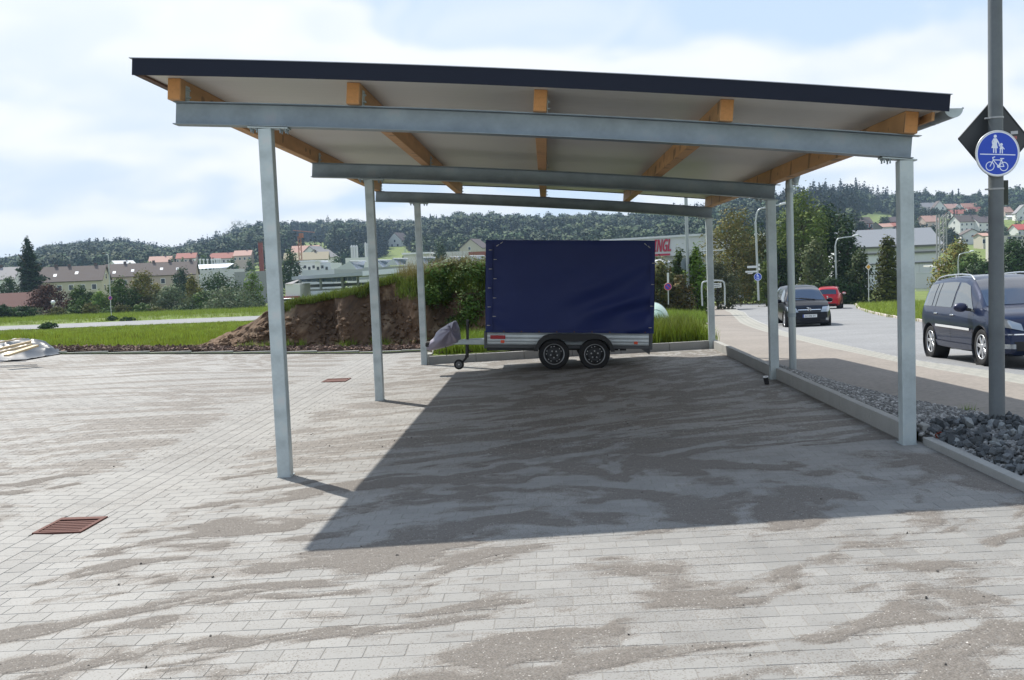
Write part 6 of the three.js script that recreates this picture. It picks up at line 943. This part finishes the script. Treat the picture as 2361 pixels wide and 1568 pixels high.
{ // white works buildings, silos, stacks, chimney, crane
  const t = thing('works_building', 'cluster of white flat roofed works buildings right of the dark tree', 'building'); boxAt('block', walls.white, t, 690, 726, 603, 215, 12); boxAt('block', std([.6, .63, .67], .7), t, 726, 762, 606, 220, 12); boxAt('block', std([.55, .57, .62], .7), t, 696, 770, 622, 200, 8); for (let i = 0; i < 6; i++) boxAt('window', M.pane, t, 700 + i * 10, 705 + i * 10, 612 + (i % 2) * 3, 199.8 - i * 0, .3, 619 + (i % 2) * 3);
  boxAt('roof_edge', std([.7, .72, .75], .5), t, 688, 728, 600.5, 214.8, 12.4, 603.6);
  const s = (label, x0, x1, y0, n) => { const o = thing('silo', label, 'silo', [0, 0, 0], 0, 'pale silos of the works'); for (let i = 0; i < n; i++) { const a = at(lerp(x0, x1, i / n), y0, 300), b = at(lerp(x0, x1, (i + 1) / n), y0, 300), r = (b.x - a.x) / 2, g = T(a.x, a.z) - .5; mesh('cylinder', cy(r, r, a.y - g, (a.x + b.x) / 2, (a.y + g) / 2, a.z, 0, 0, 0, 16), std([.55, .56, .58], .5), o); mesh('cap', cy(r * .4, r * 1.02, .5, (a.x + b.x) / 2, a.y + .25, a.z, 0, 0, 0, 16), std([.5, .51, .53], .5), o); } };
  s('twin pale silo standing free left of the second post', 808, 825, 569, 3); s('pale silo half hidden by the second post', 840, 851, 563, 2);
  const w2 = thing('works_building', 'white low building with long roof edge behind the second post', 'building'); boxAt('block', walls.white, w2, 796, 850, 594, 280, 10); boxAt('block', std([.6, .6, .6], .7), w2, 930, 990, 583, 300, 10); boxAt('roof_edge', M.white, w2, 926, 994, 582, 299, 11, 586);
  const w3 = thing('works_building', 'white roofed building with a brick red front left of the trailer', 'building'); boxAt('block', std([.50, .50, .48], .8), w3, 1020, 1080, 580, 300, 9); boxAt('brick_front', std([.24, .075, .055], .9), w3, 1080, 1130, 580, 280, 6);
  const bl = thing('works_building', 'building with long pale blue white roof below the silver stacks', 'building'); boxAt('wall', std([.5, .5, .52], .8), bl, 444, 540, 622, 290, 10); const qa = at(446, 621, 290), qb = at(524, 616, 290), qc = at(540, 607, 305), qd = at(436, 611, 305); mesh('roof', quadGeo([...qa.toArray(), ...qb.toArray(), ...qc.toArray(), ...qa.toArray(), ...qc.toArray(), ...qd.toArray()], null, null), std([.55, .60, .68], .4), bl);
  const grey = thing('works_building', 'grey roofed shed right of the garden trees behind the front left post', 'building'); boxAt('wall', std([.26, .265, .27], .8), grey, 540, 612, 626, 200, 10);
  [449, 461, 469, 478, 488, 494, 499, 503, 507].forEach((x, i) => { const a = at(x, i < 5 ? 598 : 597, 310), o = thing('exhaust_stack', `silver exhaust stack, number ${['one', 'two', 'three', 'four', 'five', 'six', 'seven', 'eight', 'nine'][i]} from the left in the row above the pale roof`, 'stack', [0, 0, 0], 0, 'silver exhaust stacks in a row'), g = T(a.x, a.z); mesh('tube', cy(.22, .22, a.y - g, a.x, (a.y + g) / 2, a.z, 0, 0, 0, 10), std([.6, .62, .64], .4, .3), o); mesh('cap', cy(.34, .34, .5, a.x, a.y - .1, a.z, 0, 0, 0, 10), std([.7, .71, .72], .4), o); });
  const c = at(600, 557, 260), ch = thing('brick_chimney', 'square red brick chimney just left of the front left post', 'chimney'), cg = T(c.x, c.z); mesh('shaft', bx(1.0, c.y - cg, 1.0, c.x, (c.y + cg) / 2, c.z), walls.brick, ch); mesh('rim', bx(1.15, .4, 1.15, c.x, c.y - .1, c.z), roofs.dark, ch);
  const k = at(690, 545, 260), cr = thing('tower_crane', 'slim orange tower crane before the hillside field', 'crane'), kg = T(k.x, k.z), om = std([.30, .12, .075], .7); for (const dx of [-.35, .35]) for (const dz of [-.35, .35]) mesh('mast_leg', bx(.1, k.y - kg, .1, k.x + dx, (k.y + kg) / 2, k.z + dz), om, cr); for (let i = 0; i < 12; i++) { const y = lerp(kg, k.y, (i + .5) / 12), h = (k.y - kg) / 24; mesh('brace', mg([bar(V(k.x - .35, y - h, k.z + .35), V(k.x + .35, y + h, k.z + .35), .05, 5), bar(V(k.x + .35, y - h, k.z - .35), V(k.x - .35, y + h, k.z - .35), .05, 5)]), om, cr); } mesh('cab', bx(1.0, 1.2, 1.0, k.x + .5, k.y + .2, k.z), om, cr); mesh('jib', mg([bar(V(k.x, k.y + 1.4, k.z), V(k.x + .8, k.y + 1.5, k.z - 14), .08, 6), bar(V(k.x, k.y + 1.4, k.z), V(k.x - .3, k.y + 1.4, k.z + 5), .08, 6)]), om, cr);
  const fb = thing('flat_building', 'low pale flat roofed building at the right edge behind the trees', 'building'); boxAt('wall', std([.48, .46, .42], .8), fb, 2312, 2440, 541, 260, 10); for (let i = 0; i < 4; i++) boxAt('window', M.pane, fb, 2324 + i * 12, 2332 + i * 12, 546, 259.8, .3, 552);
  const fr = thing('flat_building', 'flat canopy roof beside the lattice mast behind the minivan', 'building'); boxAt('roof', std([.50, .50, .49], .7), fr, 2166, 2205, 611, 120, 5, 615); boxAt('post', std([.20, .05, .05], .7), fr, 2166, 2170, 615, 119.5, .4);
}
// ---------------------------------------------------------------- wooded hills
{
  const r = rng(2024), protoD = [0, 1, 2].map(k => { const L = roundLobes(300 + k, 7.5, 13, 7, .22); return leaves(400 + k, L, 430, 1.12, { hue: .2, shell: .2, thin: .9, rough: .2, tv: .25 }); });
  const protoC = [0, 1].map(k => { const L = []; for (let i = 0; i < 9; i++) { const t = i / 8; L.push([0, 2 + 14 * t, 0, 2.5 * (1 - t * .93) + .15, 1.0, 2.5 * (1 - t * .93) + .15]); } return leaves(500 + k, L, 240, 1.05, { hue: .15, droop: .3, thin: .6, rough: .3, tv: .25 }); });
  const inst = (name, label, geo, mat, list) => { const m = new THREE.InstancedMesh(geo, mat, list.length), M4 = new THREE.Matrix4(), q = new THREE.Quaternion(), c = new THREE.Color(); list.forEach((p, i) => { M4.compose(V(p[0], p[1] - .6, p[2]), q.setFromAxisAngle(V(0, 1, 0), p[5]), V(p[3] * p[6], p[3], p[3] * p[6])); m.setMatrixAt(i, M4); m.setColorAt(i, c.setRGB(p[4] * (.9 + .35 * p[7]), p[4], p[4] * (.85 + .25 * (1 - p[7])))); }); m.name = numbered(name); scene.add(m); tag(m, label, 'woodland', null, 'stuff'); };
  const D = [[], [], []], Cn = [[], []];
  const field = (px, py) => (px > 664 && px < 766 && py > 553 && py < 596) || (px > 1985 && px < 2062 && py > 488 && py < 512);
  let n = 0; for (let i = 0; i < 60000 && n < 9800; i++) {
    const px = lerp(-260, 2640, r()), d = Math.sqrt(lerp(330 * 330, 1180 * 1180, r())), D1 = DR(px); if (d > D1 + 45) continue;
    const p = at(px, 600, d), x = p.x + (r() - .5) * 6, z = p.z, y = T(x, z), f = toPix(V(x, y + 2, z)), t = (d - D0(px)) / (D1 - D0(px));
    if (field(f[0], f[1])) continue;
    let dens = px < 430 ? smooth(.12, .3, t) : px < 1640 ? smooth(.10, .24, t) : px < 1975 ? smooth(.1, .3, t) : smooth(.80, .88, t) + .5;
    if (px > 400 && px < 1120 && d < 520) dens *= .25;
    if (r() > dens) continue; if (H_LIST.some(h => Math.abs(px - h[0]) < h[2] + 5 && d < h[1] + 6 && d > h[1] - (px > 1950 ? 60 : 300))) continue; n++;
    const conif = vn(x * .009 + 4, z * .009) + .25 * (vn(x * .05, z * .05) - .5) > (px > 1800 && px < 2020 ? .46 : .76), edge = t > .9 ? .92 + .22 * r() * r() : 1, s = (.85 + .42 * r()) * edge * (conif ? .85 : 1) * (px > 1975 && t < .82 ? .5 : 1), tone = .55 + .6 * vn(x * .03, z * .03) + .34 * (r() - .5);
    const e = [x, y, z, s, tone, r() * 6.28, .9 + .3 * r(), r()];
    (conif ? Cn[n % 2] : D[n % 3]).push(e);
  }
  const dm = farLeaf(.034, .064, .021), cm = farLeaf(.014, .030, .020);
  ['broad leaved woodland with light crowns covering the hills', 'broad leaved woodland of mixed crowns on the hills', 'darker broad leaved woodland on the hills'].forEach((l, k) => inst('woodland', l, protoD[k], k == 2 ? farLeaf(.026, .052, .021) : dm, D[k]));
  ['dark conifer woodland in patches on the hills', 'dark conifers standing along the ridge line'].forEach((l, k) => inst('conifer_woodland', l, protoC[k], cm, Cn[k]));
  // single trees that stand out against the sky
  const skyT = [[548, 503, 46, 'round', 'big round tree on the left ridge beside the front left post'], [290, 546, 26, 'round', 'tall open tree on the far left ridge'], [436, 548, 20, 'round', 'tall tree where the left ridge rises'], [467, 545, 20, 'round', 'tree right of the tall one on the rising left ridge'], [498, 531, 12, 'thin', 'slim column tree on the left ridge'], [755, 497, 38, 'cone', 'broad pointed tree on the ridge between the first two posts'], [822, 500, 40, 'round', 'broad tree on the ridge left of the second post'], [896, 499, 36, 'round', 'broad tree on the ridge between second and third post'], [1056, 483, 30, 'round', 'tree standing highest on the ridge right of the third post'], [992, 495, 10, 'cone', 'pointed conifer on the ridge right of the third post'], [1006, 495, 8, 'cone', 'thin conifer on the ridge next to the pointed one'], [1832, 410, 40, 'round', 'dark tree on the right ridge beside the downpipe'], [1876, 413, 30, 'cone', 'dark pointed tree at the left of the right ridge group'], [1903, 414, 30, 'cone', 'dark pointed tree in the middle of the right ridge group'], [1938, 412, 24, 'cone', 'dark conifer right of the middle of the right ridge group'], [1973, 409, 24, 'cone', 'dark conifer at the right end of the ridge group'], [1998, 437, 16, 'round', 'tree stepping down from the right ridge group'], [2042, 435, 12, 'cone', 'thin pale conifer alone on the right ridge'], [2133, 428, 18, 'round', 'lone umbrella shaped tree on the right ridge'], [2196, 436, 14, 'cone', 'pointed tree on the ridge over the hillside houses'], [2210, 435, 8, 'cone', 'slim conifer on the ridge over the hillside houses'], [2258, 436, 14, 'round', 'round tree on the ridge left of the sign pole']];
  for (const [px, yt, w, kind, label] of skyT) {
    const d = DR(px) - 6, c = at(px, yt, d), g = T(c.x, c.z), H = c.y - g, W = w * d / FOC, o = thing('ridge_tree', label, 'tree', [c.x, g, c.z]), seed = px * 3;
    const lobes = kind == 'cone' ? Array.from({ length: 9 }, (_, i) => { const t = i / 8; return [0, H * (.25 + .72 * t), 0, W * .5 * (1 - t * .9), H * .06, W * .5 * (1 - t * .9)]; }) : kind == 'thin' ? [[0, H * .55, 0, W * .4, H * .44, W * .4]] : roundLobes(seed, W, H, 8, .35);
    mesh('crown', leaves(seed, lobes, 620, 1.1, { thin: .7, hue: .2 }), kind == 'cone' ? cm : farLeaf(.045, .075, .028), o); mesh('trunk', cy(.15, .35, H * .8, 0, H * .4, 0, 0, 0, 0, 6), bark, o);
  }
}
renderer.render(scene, camera);
